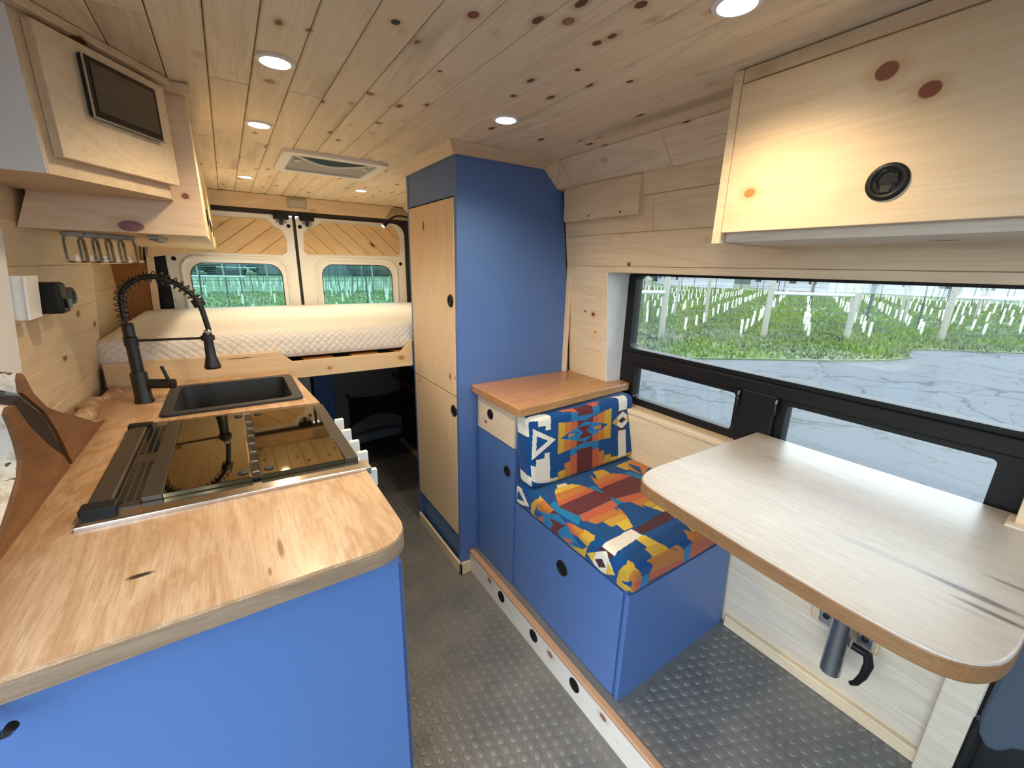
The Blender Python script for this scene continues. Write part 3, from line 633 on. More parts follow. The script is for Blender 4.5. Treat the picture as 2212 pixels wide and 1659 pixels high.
# ------------------------------------------------------------------ dresser, seat, cushions
dr = thing('dresser', 'narrow blue cabinet with one pine drawer beside the wardrobe', 'cabinet', (1.1, 1.4, ZP))
MB().hexa([(.866,1.243,ZP),(1.455,1.243,ZP),(1.455,1.548,ZP),(.866,1.548,ZP),(.866,1.243,.918),(1.372,1.243,.918),(1.372,1.548,.918),(.866,1.548,.918)]).build('body', BLUE, dr)
MB().box(.856, .868, 1.252, 1.545, .758, .908).build('drawer', PINE_DRW, dr, bevel=.0015)
latch((.856, 1.436, .847), (-1,0,0), (0,0,1), .023, dr)
MB().box(.857, .868, 1.245, 1.545, .118, .752).build('door', BLUE, dr, bevel=.0015)
latch((.857, 1.298, .641), (-1,0,0), (0,0,1), .023, dr)
tp = [(.818,1.168),(1.465,1.222),(1.470,1.282),(1.384,1.292),(1.384,1.5485),(.824,1.5485)]
tag(MB().prism(tp, XY, .9215, .956).build('cabinet_top', OAKD, bevel=.004), 'brown oak slab top on the narrow cabinet behind the cushioned seat', 'worktop')

sb = thing('bench_seat', 'blue storage bench box under the patterned seat cushion', 'bench', (1.15, .94, ZP))
MB().hexa([(.872,.652,ZP),(1.455,.652,ZP),(1.455,1.241,ZP),(.872,1.241,ZP),(.872,.652,.523),(1.412,.652,.523),(1.412,1.241,.523),(.872,1.241,.523)]).build('body', BLUE, sb)
MB().box(.862, .873, .664, 1.240, .118, .522).build('door', BLUE, sb, bevel=.0015)
MB().hexa([(.862,.640,ZP),(1.452,.640,ZP),(1.452,.653,ZP),(.862,.653,ZP),(.862,.640,.523),(1.41,.640,.523),(1.41,.653,.523),(.862,.653,.523)]).build('end_panel', BLUE, sb, bevel=.0015)
latch((.862, .937, .418), (-1,0,0), (0,0,1), .029, sb)
PAT_BACK=[
('W',[(0.825,0.929),(0.839,0.931),(0.927,0.932),(0.951,0.928),(0.967,0.907),(0.961,0.855),(0.936,0.854),(0.94,0.872),(0.902,0.873),(0.903,0.897),(0.858,0.9),(0.856,0.879),(0.828,0.891),(0.824,0.874),(0.813,0.876)]),
('W',[(0.813,0.864),(0.853,0.814),(0.807,0.81)]),
('W',[(0.878,0.87),(0.984,0.812),(0.864,0.751)]),
('B',[(0.894,0.84),(0.947,0.813),(0.887,0.783)]),
('W',[(0.796,0.803),(0.815,0.794),(0.814,0.773),(0.843,0.754),(0.842,0.734),(0.882,0.724),(0.886,0.75),(0.924,0.747),(0.926,0.767),(0.951,0.767),(0.946,0.64),(0.881,0.66),(0.839,0.68),(0.819,0.704),(0.854,0.686),(0.815,0.722),(0.79,0.753)]),
('Y',[(1.002,0.874),(1.035,0.87),(1.022,0.754),(0.99,0.75)]),
('O',[(1.035,0.87),(1.066,0.867),(1.054,0.757),(1.022,0.754)]),
('R',[(1.066,0.867),(1.101,0.863),(1.09,0.762),(1.054,0.757)]),
('M',[(1.086,0.93),(1.184,0.928),(1.186,0.878),(1.103,0.882)]),
('M',[(1.101,0.863),(1.186,0.863),(1.176,0.76),(1.09,0.762)]),
('R',[(1.186,0.863),(1.217,0.87),(1.209,0.756),(1.176,0.76)]),
('O',[(1.217,0.87),(1.253,0.875),(1.244,0.756),(1.209,0.757)]),
('Y',[(1.253,0.875),(1.295,0.879),(1.283,0.75),(1.244,0.756)]),
('R',[(1.013,0.934),(1.091,0.931),(1.103,0.902),(1.075,0.903),(1.066,0.915),(1.034,0.918)]),
('R',[(1.165,0.935),(1.206,0.936),(1.245,0.928),(1.223,0.924),(1.221,0.904),(1.189,0.905),(1.186,0.917)]),
('T',[(1.07,0.901),(1.105,0.899),(1.103,0.882),(1.186,0.878),(1.187,0.903),(1.224,0.902),(1.224,0.877),(1.145,0.858),(1.066,0.869)]),
('T',[(1.055,0.757),(1.135,0.768),(1.212,0.758),(1.211,0.726),(1.175,0.731),(1.173,0.742),(1.091,0.747),(1.089,0.729),(1.054,0.729)]),
('T',[(1.008,0.81),(1.144,0.854),(1.271,0.815),(1.135,0.771)]),
('M',[(1.098,0.837),(1.178,0.835),(1.147,0.815),(1.18,0.788),(1.096,0.789),(1.126,0.811)]),
('B',[(1.008,0.81),(1.057,0.827),(1.044,0.804)]),
('B',[(1.271,0.815),(1.22,0.83),(1.224,0.798)]),
('O',[(1.046,0.819),(1.092,0.815),(1.054,0.803)]),
('O',[(1.183,0.819),(1.231,0.823),(1.229,0.805),(1.186,0.81)]),
('B',[(1.082,0.818),(1.116,0.813),(1.088,0.811)]),
('B',[(1.158,0.816),(1.183,0.816),(1.182,0.81)]),
('W',[(1.303,0.939),(1.388,0.935),(1.395,0.921),(1.388,0.857),(1.337,0.857),(1.341,0.918),(1.333,0.93)]),
('W',[(1.33,0.773),(1.379,0.771),(1.376,0.644),(1.355,0.651),(1.328,0.642)]),
('D',[(1.321,0.856),(1.4,0.854),(1.4,0.848),(1.32,0.848)]),
('D',[(1.325,0.784),(1.388,0.775),(1.383,0.768),(1.328,0.772)]),
('W',[(1.362,0.852),(1.418,0.812),(1.354,0.778),(1.295,0.814)]),
('Y',[(1.295,0.814),(1.332,0.832),(1.328,0.795)]),
('Y',[(1.388,0.835),(1.418,0.812),(1.384,0.794)]),
('D',[(1.332,0.814),(1.361,0.828),(1.382,0.813),(1.354,0.801)]),
('Y',[(1.433,0.876),(1.502,0.868),(1.49,0.753),(1.422,0.751)]),
('B',[(1.447,0.811),(1.497,0.818),(1.494,0.793)]),
('M',[(1.091,0.747),(1.175,0.742),(1.172,0.624),(1.086,0.619)]),
('R',[(1.054,0.729),(1.089,0.729),(1.086,0.619),(1.052,0.618)]),
('O',[(1.022,0.706),(1.053,0.709),(1.052,0.618),(1.02,0.616)]),
('Y',[(0.988,0.679),(1.021,0.681),(1.021,0.613),(0.987,0.617)]),
('P',[(0.948,0.662),(0.987,0.659),(0.986,0.62),(0.947,0.627)]),
('R',[(1.175,0.729),(1.211,0.726),(1.209,0.62),(1.17,0.619)]),
('O',[(1.209,0.711),(1.242,0.708),(1.24,0.62),(1.209,0.62)]),
('Y',[(1.242,0.685),(1.281,0.683),(1.281,0.621),(1.24,0.62)]),
('Y2',[(1.283,0.665),(1.328,0.663),(1.329,0.629),(1.281,0.621)]),
('Y',[(1.376,0.66),(1.415,0.66),(1.417,0.682),(1.457,0.683),(1.46,0.708),(1.49,0.705),(1.481,0.623),(1.329,0.629),(1.33,0.642),(1.376,0.642)]),
('O',[(1.46,0.708),(1.49,0.707),(1.486,0.668),(1.456,0.671)])]
PAT_TOP=[
('O',[(0.92,1.064),(1.051,1.072),(1.151,1.068),(1.24,1.07),(1.263,1.036),(0.892,1.016)]),
('R',[(0.892,1.016),(1.263,1.036),(1.277,1.007),(0.878,0.99)]),
('Y2',[(0.938,1.087),(0.956,1.094),(1.024,1.089),(1.04,1.061),(0.92,1.064)]),
('P',[(0.969,1.113),(1.008,1.107),(1.003,1.083),(0.956,1.094)]),
('Y',[(1.167,1.119),(1.22,1.113),(1.219,1.072),(1.139,1.061)]),
('M',[(0.877,0.993),(1.275,1.009),(1.298,0.931),(1.273,0.892),(1.061,0.921),(0.875,0.91)]),
('R',[(0.896,0.903),(0.875,0.91),(1.064,0.919),(1.273,0.892),(1.258,0.866),(0.906,0.869),(0.889,0.88)]),
('O',[(0.902,0.865),(0.915,0.874),(1.248,0.872),(1.238,0.837),(0.917,0.842)]),
('Y',[(0.943,0.84),(1.021,0.84),(1.244,0.841),(1.212,0.813),(0.948,0.804)]),
('Y2',[(0.972,0.809),(1.005,0.808),(1.203,0.81),(1.207,0.77),(0.998,0.767),(0.968,0.766)]),
('B',[(1.019,1.101),(1.128,1.097),(1.078,0.968),(1.056,1.033),(1.046,1.066)]),
('T',[(1.053,1.035),(1.091,1.03),(1.078,0.968)]),
('O',[(1.134,1.103),(1.131,1.071),(1.122,1.039),(1.118,1.069)]),
('B',[(1.3,1.114),(1.241,1.117),(1.219,1.072),(1.267,1.033),(1.299,1.029),(1.308,1.076)]),
('Y',[(1.292,1.108),(1.427,1.118),(1.438,1.065),(1.364,1.021),(1.301,1.059)]),
('O',[(1.391,1.116),(1.438,1.065),(1.421,1.03),(1.328,0.991),(1.316,1.061)]),
('B',[(1.356,1.103),(1.376,1.047),(1.328,0.991),(1.338,1.047)]),
('T',[(1.273,1.045),(1.306,1.036),(1.321,0.985),(1.294,0.963),(1.275,1.009)]),
('T',[(1.079,0.938),(1.101,0.88),(1.058,0.88)]),
('B',[(1.035,0.875),(1.083,0.888),(1.129,0.867),(1.169,0.771),(1.006,0.761),(1.035,0.817)]),
('O',[(1.05,0.881),(1.049,0.852),(1.036,0.813),(1.033,0.847)]),
('O',[(1.118,0.886),(1.137,0.851),(1.135,0.814),(1.122,0.852)]),
('D',[(0.995,0.756),(1.177,0.769),(1.179,0.725),(1.009,0.722)]),
('W',[(0.849,0.758),(0.995,0.762),(0.999,0.721),(0.85,0.707)]),
('D',[(0.849,0.758),(0.85,0.707),(0.829,0.699),(0.831,0.751)]),
('B',[(1.009,0.722),(1.173,0.725),(1.11,0.612),(1.047,0.603),(1.028,0.668)]),
('W',[(1.183,0.769),(1.215,0.768),(1.216,0.727),(1.173,0.725)]),
('Y2',[(1.176,0.723),(1.213,0.726),(1.214,0.68),(1.17,0.68)]),
('Y',[(1.17,0.68),(1.214,0.68),(1.22,0.643),(1.155,0.644)]),
('O',[(1.141,0.672),(1.155,0.644),(1.22,0.639),(1.214,0.583),(1.085,0.593),(1.113,0.616)]),
('Y2',[(0.967,0.718),(1.006,0.721),(1.014,0.668),(0.966,0.676)]),
('Y',[(0.951,0.671),(0.966,0.676),(1.014,0.668),(1.028,0.631),(0.95,0.637)]),
('O',[(0.922,0.633),(0.95,0.637),(1.028,0.631),(1.064,0.629),(1.051,0.603),(1.014,0.578),(0.875,0.592),(0.915,0.61)]),
('B',[(1.038,0.668),(1.047,0.645),(1.032,0.609),(1.033,0.642)]),
('Y',[(0.761,1.0),(0.807,1.06),(0.867,1.092),(0.862,1.066),(0.815,1.04),(0.777,1.004),(0.765,0.956),(0.753,0.957)]),
('O',[(0.866,1.072),(0.848,0.99),(0.819,0.971),(0.802,1.018),(0.815,1.04)]),
('R',[(0.836,0.906),(0.85,0.897),(0.822,0.826),(0.813,0.849)]),
('O',[(0.85,0.897),(0.861,0.845),(0.818,0.822),(0.822,0.85)]),
('Y',[(0.865,0.849),(0.87,0.802),(0.812,0.774),(0.818,0.822)]),
('T',[(0.863,1.026),(0.893,1.023),(0.877,0.987),(0.902,0.899),(0.866,0.874),(0.855,0.928),(0.848,0.99)]),
('Y',[(0.774,0.623),(0.813,0.649),(0.873,0.669),(0.875,0.645),(0.863,0.613),(0.848,0.595),(0.809,0.571),(0.778,0.561),(0.763,0.583),(0.764,0.612)]),
('O',[(0.807,0.611),(0.852,0.625),(0.863,0.613),(0.845,0.592),(0.801,0.568),(0.779,0.569)])]
PAT_AISLE=[
('W',[(0.761,0.627),(0.653,0.748),(0.614,0.751),(0.709,0.628)]),
('D',[(0.761,0.627),(0.709,0.628),(0.718,0.607),(0.77,0.609)]),
('Y',[(1.12,0.532),(1.12,0.584),(1.073,0.644),(1.054,0.639),(1.088,0.592),(1.101,0.551),(1.066,0.536),(1.084,0.522)]),
('O',[(1.055,0.643),(0.995,0.626),(1.01,0.597),(1.081,0.579),(1.088,0.592)]),
('M',[(0.995,0.626),(0.923,0.614),(0.964,0.59),(1.01,0.597)]),
('T',[(1.102,0.563),(0.967,0.621),(0.923,0.61),(0.838,0.565),(0.938,0.533),(1.047,0.538)]),
('M',[(1.009,0.585),(0.922,0.603),(0.962,0.559),(0.937,0.53),(1.006,0.537),(0.985,0.57)]),
('R',[(1.068,0.565),(1.043,0.566),(1.048,0.542),(1.072,0.541)]),
('R',[(0.934,0.552),(0.888,0.568),(0.877,0.559),(0.917,0.542)]),
('B',[(1.105,0.564),(1.05,0.579),(1.067,0.553)]),
('B',[(0.897,0.555),(0.868,0.569),(0.841,0.563)]),
('R',[(0.923,0.614),(0.899,0.628),(0.856,0.6),(0.89,0.591)]),
('O',[(0.899,0.628),(0.836,0.638),(0.856,0.596),(0.881,0.6)]),
('Y',[(0.837,0.642),(0.785,0.647),(0.813,0.589),(0.856,0.596)]),
('Y',[(0.916,0.535),(0.838,0.565),(0.813,0.589),(0.823,0.532),(0.874,0.526)]),
('T',[(1.013,0.64),(0.976,0.668),(0.959,0.653),(0.849,0.675),(0.86,0.643),(0.925,0.633),(0.995,0.626)]),
('W',[(0.813,0.566),(0.737,0.623),(0.693,0.567),(0.752,0.53)]),
('Y2',[(0.813,0.566),(0.773,0.596),(0.786,0.55)]),
('Y2',[(0.725,0.592),(0.693,0.567),(0.728,0.546)]),
('D',[(0.778,0.567),(0.75,0.587),(0.729,0.569),(0.757,0.55)]),
('Y',[(0.685,0.548),(0.68,0.591),(0.653,0.649),(0.628,0.652),(0.605,0.641),(0.598,0.626),(0.601,0.586),(0.615,0.552),(0.65,0.535),(0.682,0.536)]),
('O',[(0.645,0.585),(0.625,0.63),(0.605,0.641),(0.597,0.623),(0.604,0.578),(0.622,0.553)]),
('B',[(0.669,0.565),(0.623,0.587),(0.627,0.56)]),
('R',[(0.623,0.59),(0.599,0.619),(0.603,0.574),(0.619,0.552)]),
('W',[(1.246,0.541),(1.223,0.613),(1.188,0.615),(1.132,0.565),(1.192,0.542)]),
('B',[(1.221,0.554),(1.209,0.6),(1.165,0.569)])]
PAT_FRONT=[
('B',[(0.88,0.735),(1.019,0.738),(1.142,0.606),(1.095,0.593),(0.97,0.677)]),
('O',[(1.071,0.681),(1.13,0.648),(1.203,0.642),(1.312,0.564),(1.151,0.58),(1.138,0.611)]),
('Y',[(0.893,0.68),(0.901,0.685),(0.956,0.677),(1.026,0.632),(0.94,0.639)]),
('O',[(0.918,0.634),(0.94,0.639),(1.026,0.632),(1.067,0.628),(1.097,0.594),(1.105,0.556),(0.932,0.577),(0.946,0.603)]),
('R',[(0.932,0.581),(1.105,0.561),(1.112,0.538),(0.932,0.552)]),
('M',[(0.906,0.546),(0.934,0.554),(1.111,0.543),(1.315,0.555),(1.328,0.529),(0.915,0.516)]),
('R',[(1.138,0.566),(1.138,0.611),(1.308,0.577),(1.322,0.552),(1.133,0.541)]),
('T',[(1.094,0.595),(1.139,0.607),(1.136,0.551),(1.119,0.532)]),
('B',[(0.979,0.677),(1.023,0.649),(1.067,0.602),(1.014,0.646)]),
('T',[(0.9,0.584),(0.929,0.582),(0.933,0.548),(0.91,0.519),(0.887,0.527)]),
('Y',[(0.783,0.621),(0.789,0.654),(0.822,0.678),(0.855,0.649),(0.887,0.607),(0.898,0.582),(0.893,0.545),(0.873,0.53),(0.826,0.563),(0.787,0.605)]),
('O',[(0.832,0.605),(0.859,0.623),(0.887,0.607),(0.898,0.578),(0.889,0.54),(0.862,0.542)]),
('B',[(0.802,0.617),(0.861,0.577),(0.856,0.556)]),
('R',[(0.861,0.581),(0.897,0.575),(0.89,0.536),(0.868,0.536)])]

cushion('seat_cushion', (.852, 1.428, .632, 1.238, .5245, .630, .028, .0026), {'top': PAT_TOP, 'aisle': PAT_AISLE, 'front': PAT_FRONT}, 'seat cushion in geometric blue, orange and maroon weave lying on the bench',
        lambda V: np.column_stack([V[:,0], V[:,1], V[:,2] + .006*np.clip((V[:,2]-.58)/.05, 0, 1)*np.cos((V[:,0]-1.14)*4.5)*np.cos((V[:,1]-.93)*4.5) - .004]) + np.array([0,0,.0045]))
cushion('back_cushion', (.856, 1.440, 1.125, 1.215, .634, .915, .026, .0026), {'front': PAT_BACK, 'top': [(c, [(a, 1.125 + (.915-b)*-1) for a, b in p]) for c, p in PAT_BACK], 'aisle': [('W', [(1.10,.63),(1.25,.63),(1.25,.70),(1.10,.68)]), ('W', [(1.10,.84),(1.25,.84),(1.25,.95),(1.10,.95)])]}, 'upright back cushion with white triangle motif leaning on the narrow cabinet',
        lambda V: np.column_stack([V[:,0], np.minimum(V[:,1] + (V[:,2]-.63)*.15, 1.2415), V[:,2] + .004*np.cos(V[:,0]*9)]))

# small pine cover box on the right wall
bx = thing('wall_cover_box', 'plain pine cover box fixed high on the wall beside the wardrobe', 'cover box', (1.29, 1.31, 1.645))
MB().box(1.272, 1.31, 1.108, 1.522, 1.648, 1.784).build('cover', PCL, bx, bevel=.006, seg=3)
for yy in (1.36, 1.19): MB().lathe([(.0045,-.001),(.0045,.001),(.002,.0015)], (1.272, yy, 1.662), (-1,0,0), 10).build('screw', BRONZE, bx)

# ------------------------------------------------------------------ right overhead cabinet
oc = thing('overhead_cabinet', 'large pine overhead cabinet with a round black latch above the side window', 'cabinet', (1.15, .2, 1.52))
MB().hexa([(1.006,-.6,1.545),(1.30,-.6,1.545),(1.30,.605,1.545),(1.006,.605,1.545),(1.006,-.6,1.872),(1.19,-.6,1.872),(1.19,.605,1.872),(1.006,.605,1.872)]).build('body', PY, oc)
MB().hexa([(.998,.608,1.516),(1.322,.608,1.516),(1.322,.628,1.516),(.998,.628,1.516),(.998,.608,1.8765),(1.20,.608,1.8765),(1.20,.628,1.8765),(.998,.628,1.8765)]).build('end_panel', PCL, oc, bevel=.0015)
MB().box(1.0, 1.02, -.6, .607, 1.850, 1.877).build('top_rail', PY, oc, bevel=.0015)
MB().box(.994, 1.008, -.6, .604, 1.540, 1.845).build('door', PINE_OHR, oc, bevel=.0015)
MB().box(1.02, 1.30, -.6, .606, 1.520, 1.545).build('bottom_panel', PPALE, oc, bevel=.0015)
latch((.993, .307, 1.610), (-1,0,0), (0,0,1), .031, oc)

# ------------------------------------------------------------------ table
tb = thing('dining_table', 'oak swing table with rounded corners in front of the side window', 'table', (1.12, .3, ZP))
def catmull(pts, n=6):
    out = []
    for i in range(len(pts)):
        p0, p1, p2, p3 = (Vector(pts[(i+k-1) % len(pts)]+(0,)) for k in range(4))
        for j in range(n):
            t = j/n; q = .5*((2*p1) + (p2-p0)*t + (2*p0-5*p1+4*p2-p3)*t*t + (3*p1-p0-3*p2+p3)*t*t*t); out.append((q.x, q.y))
    return out
front = [(1.448,.640),(.955,.652),(.905,.651),(.862,.641),(.833,.620),(.820,.585),(.812,.53),(.800,.42),(.788,.28),(.782,.14),(.786,.065),(.802,.025),(.835,.0),(.88,-.012),(.95,-.016),(1.05,-.016),(1.452,-.02),(1.456,.045)]
front = [front[0]] + smoothpath(front[1:16], 5) + front[16:]
MB().prism(front, XY, .889, .925).build('tabletop', [OAKT], tb, bevel=.004)
rim = [(a - .0012*(1 if a < 1.4 else 0), b + (.0012 if b > .6 else (-.0012 if b < 0.03 else 0))) for a, b in front]
MB().prism(rim, XY, .8885, .9215).build('edge_band', OAKE, tb, bevel=.003)
MB().plank([(xr(.44)-.018,.196,.388),(xr(.44)-.018,.366,.388),(xr(.5)-.018,.366,.55),(xr(.5)-.018,.196,.55)], (.018,0,0), .003).build('wall_plate', PX, tb, bevel=.004)
for yy in (.318, .222):
    MB().box(1.385, 1.412, yy-.018, yy+.018, .42, .56).build('mount_rail', STEEL, tb, bevel=.003)
    MB().lathe([(.009,0),(.009,.004),(.006,.006)], (1.385, yy, .45), (-1,0,0), 14).build('bolt', BLACK, tb, smooth=True)
MB().tube([(1.345,.268,.315),(1.335,.268,.60),(1.25,.268,.80),(1.18,.268,.889)], [.026]*4, 20).build('support_tube', STEEL, tb, smooth=True)
h = MB().tube([(1.36,.24,.425),(1.36,.205,.425)], .011, 12).build('clamp_hub', BLACK, tb, smooth=True)
MB().tube([(1.36,.205,.43),(1.355,.195,.40),(1.35,.198,.36),(1.35,.208,.325),(1.35,.219,.312)], [.011,.012,.010,.008,.006], 10).build('clamp_lever', BLACK, tb, smooth=True)

# ------------------------------------------------------------------ kitchen base cabinet and worktop
kc = thing('kitchen_cabinet', 'long blue kitchen base cabinet under the oak worktop', 'cabinet', (-.12, 1.3, 0))
MB().box(-.43, .196, .658, .676, 0, .9445).build('end_panel', BLUE, kc, bevel=.0015)
MB().box(-.43, .176, .676, .955, 0, .9445).build('body', BLUE, kc)
MB().box(-.43, .196, 1.545, 2.06, 0, .80).build('body', BLUE, kc)
MB().box(.176, .196, 1.545, 2.06, .0, .9445).build('front_panel', BLUE, kc)
MB().box(-.43, .0, .955, 1.545, 0, .80).build('body', BLUE, kc)
for y0, y1 in ((.68,.95),(1.55,2.05)): MB().box(.195, .210, y0, y1, .06, .90).build('door', BLUE, kc, bevel=.002)
hk = thing('coat_hook', 'small black hook on the near end of the blue kitchen cabinet', 'hook', (-.29, .655, .90))
MB().lathe([(.012,0),(.012,.004),(.006,.006)], (-.305,.657,.935), (0,-1,0), 16).build('rose', BLACKG, hk, smooth=True)
MB().tube([(-.305,.655,.935),(-.305,.645,.928),(-.307,.640,.918),(-.302,.630,.911),(-.293,.622,.910),(-.284,.618,.914),(-.278,.616,.922)], [.004,.004,.004,.0045,.005,.0055,.0062], 10).build('hook_arm', BLACKG, hk, smooth=True)

XS0, XS1, YS0, YS1 = -.232, .172, 1.590, 1.968
ctop = [(-.435,.630),(.150,.628)] + [(.150+.065*math.sin(math.radians(a)), .693-.065*math.cos(math.radians(a))) for a in range(6, 90, 6)] + [(.215,.693),(.215,.9505),(-.290,.9705),(-.296,1.5655),(.212,1.5225),(.205,1.62),(.178,2.068),(-.425,2.068)]
wt = tag(MB().plate(ctop, [rrect(XS0+.012, XS1-.012, YS0+.012, YS1-.012, .03)], XY, .945, .980).build('oak_worktop', OAKC, bevel=.006, seg=3), 'orange oak kitchen worktop with a rounded near corner', 'worktop')

ed = [(-.435,.6292),(.150,.6265)] + [(.150+.0665*math.sin(math.radians(a)), .693-.0665*math.cos(math.radians(a))) for a in range(6, 90, 6)] + [(.2165,.693),(.2165,.9505),(.205,.95),(.205,.69),(.19,.66),(.15,.645),(-.435,.645)]
MB().prism(ed, XY, .9455, .9735).build('end_grain_edge', OAKG, wt)
# live edge slab standing at the back of the worktop
ls = thing('live_edge_slab', 'upright live edge oak slab with pale bark and a dark split behind the worktop', 'wood slab', (-.39, 1.25, .98))
near = [(.70,.9805),(.948,1.007),(1.01,1.034),(1.066,1.061),(1.09,1.085),(1.094,1.124),(1.093,1.150),(1.088,1.176),(1.105,1.184),(1.126,1.182),(1.158,1.130),(1.215,1.069),(1.279,1.016),(1.300,.9805)]
far = [(1.172,1.194),(1.180,1.218),(1.192,1.229),(1.204,1.220),(1.222,1.179),(1.269,1.135),(1.33,1.105),(1.39,1.081),(1.47,1.045),(1.56,1.005),(1.66,.9805),(1.318,.9805),(1.303,1.024),(1.282,1.077),(1.25,1.130)]
MB().prism(near, YZ, -.363, -.370).build('sawn_face', OAKS, ls); MB().prism(far, YZ, -.363, -.370).build('sawn_face', OAKS, ls)
def bulge(poly, dx0, dx1, grow, n=5):
    m = MB(); vs = []; k = len(poly); cy = sum(p[0] for p in poly)/k; cz = .98
    rnd = random.Random(5)
    for i in range(n):
        t = i/(n-1); g_ = math.sin(PI*t*.9)*grow
        for p in poly: vs.append((lerp(dx0, dx1, t), p[0], p[1] + (g_ + rnd.uniform(-.003,.003)*(0 < i < n-1))*(1 if p[1] > .982 else 0)))
    fs = [(i*k+j, i*k+(j+1) % k, (i+1)*k+(j+1) % k, (i+1)*k+j) for i in range(n-1) for j in range(k)] + [list(range(k)), list(range((n-1)*k, n*k))]
    return m.add(vs, fs)
bulge(near, -.3702, -.430, .012).build('bark_edge', BARK, ls, smooth=True, ang=70); bulge(far, -.3702, -.425, .010).build('bark_edge', BARK, ls, smooth=True, ang=70)
MB().prism([(1.13,1.176),(1.165,1.19),(1.25,1.125),(1.30,1.03),(1.316,.9805),(1.302,.9805),(1.279,1.014),(1.16,1.128)], YZ, -.3695, -.425).build('split_heart', BARKI, ls)
le = MB(); pts = []
for k in range(14):
    t = k/13; y = lerp(1.60, 2.066, t); pts.append((-.425 + .018*math.sin(9*t) + .012*t, y, .985 + .012*math.sin(5*t+1)))
tag(le.tube(pts, [.010] + [.020+.006*math.sin(k*2.1) for k in range(12)] + [.012], 10).build('bark_strip', BARK2, smooth=True), 'pale bark strip along the wall behind the faucet', 'bark strip')

# sink
sk = thing('kitchen_sink', 'black rectangular drop-in sink in the oak worktop', 'sink', (-.03, 1.78, .98))
MB().plate(rrect(XS0, XS1, YS0, YS1, .022), [rrect(XS0+.032, XS1-.032, YS0+.028, YS1-.028, .028)], XY, .9795, .9885).build('rim', SINKM, sk, smooth=True, bevel=.003)
bo = rrect(XS0+.032, XS1-.032, YS0+.028, YS1-.028, .028); bi = rrect(XS0+.050, XS1-.050, YS0+.046, YS1-.046, .03); n_ = len(bo)
mb = MB(); mb.add([(a,b,.9885) for a, b in bo] + [(a,b,.815) for a, b in bi], [(i, (i+1) % n_, (i+1) % n_+n_, i+n_) for i in range(n_)] + [list(range(n_, 2*n_))]); mb.build('bowl', SINKM, sk, smooth=True)
MB().lathe([(.035,0),(.035,.003),(.028,.004),(.0,.001)], (-.03,1.78,.816), n=24).build('drain', CHROME, sk, smooth=True)

# faucet with spring neck
fc = thing('kitchen_faucet', 'matte black spring neck faucet beside the sink', 'faucet', (-.291, 1.816, .98))
fx, fy = -.291, 1.816
MB().lathe([(.0275,.0),(.0275,.004),(.024,.010),(.0235,.10),(.021,.104),(.0,.104)], (fx,fy,.980), n=28).build('base', BLACKM, fc, smooth=True)
MB().lathe([(.0175,.10),(.0165,.22),(.0,.22)], (fx,fy,.980), n=24).build('column', BLACKM, fc, smooth=True)
MB().lathe([(.0195,.195),(.0195,.222),(.0165,.226),(.0165,.262),(.014,.268),(0,.268)], (fx,fy,.980), n=24).build('collar', BLACKM, fc, smooth=True)
arcp = [(-.294,1.255),(-.294,1.30),(-.290,1.335),(-.274,1.364),(-.240,1.388),(-.203,1.395),(-.158,1.380),(-.114,1.343),(-.092,1.299),(-.082,1.234),(-.079,1.205)]
hp = smoothpath(arcp, 8)
MB().tube([(a, fy, b) for a, b in hp], .0085, 12).build('hose', BLACKM, fc, smooth=True)
# spring coil: wide turns at the bottom, open turns along the arc
L = [0.]
for a, b in zip(hp, hp[1:]): L.append(L[-1] + math.hypot(b[0]-a[0], b[1]-a[1]))
tot = L[-1]*.76; sp = []
def at_len(s):
    for i in range(len(hp)-1):
        if L[i+1] >= s:
            t = (s-L[i])/(L[i+1]-L[i]); q = [lerp(hp[i][c], hp[i+1][c], t) for c in range(2)]; d = Vector((hp[i+1][0]-hp[i][0], hp[i+1][1]-hp[i][1])).normalized(); return q, d
    return hp[-1], Vector((0,-1))
turns = 19
for k in range(turns*16+1):
    s = tot*k/(turns*16); q, d = at_len(s); a = 2*PI*k/16; nx = Vector((-d.y, d.x)); rr = .0175
    sp.append((q[0] + nx.x*math.cos(a)*rr, fy + math.sin(a)*rr, q[1] + nx.y*math.cos(a)*rr))
MB().tube(sp, .0019, 6).build('spring', BLACKM, fc, smooth=True)
q, d = at_len(tot); MB().tube([(q[0]-d.x*.012, fy, q[1]-d.y*.012), (q[0]+d.x*.014, fy, q[1]+d.y*.014)], .0185, 16).build('spring_end', BLACKM, fc, smooth=True)
MB().lathe([(.0,.0),(.024,.0),(.026,.006),(.024,.014),(.0165,.045),(.0145,.10),(.0150,.125),(.010,.130),(0,.130)], (-.086, fy, 1.075), n=24).build('spray_head', BLACKM, fc, smooth=True)
MB().lathe([(.0125,.0),(.0125,.008),(.009,.012)], (-.083, fy, 1.203), n=16).build('swivel_nut', CHROME, fc, smooth=True)
MB().tube([(fx+.015, fy, 1.190), (-.100, fy, 1.186)], .0042, 8).build('support_arm', BLACKM, fc, smooth=True)
MB().plate([(math.cos(a*PI/8)*.021-.086, math.sin(a*PI/8)*.021+fy) for a in range(16)], [[(math.cos(a*PI/8)*.0165-.086, math.sin(a*PI/8)*.0165+fy) for a in range(16)]], XY, 1.178, 1.194).build('holder_ring', BLACKM, fc)
hd = MB().tube([(fx+.01, fy, 1.043), (-.200, fy-.03, 1.040)], .0165, 18).build('valve_body', BLACKM, fc, smooth=True)
MB().tube([(-.212, fy-.033, 1.050), (-.224, fy-.036, 1.105)], .0052, 10).build('handle', BLACKM, hd, smooth=True)

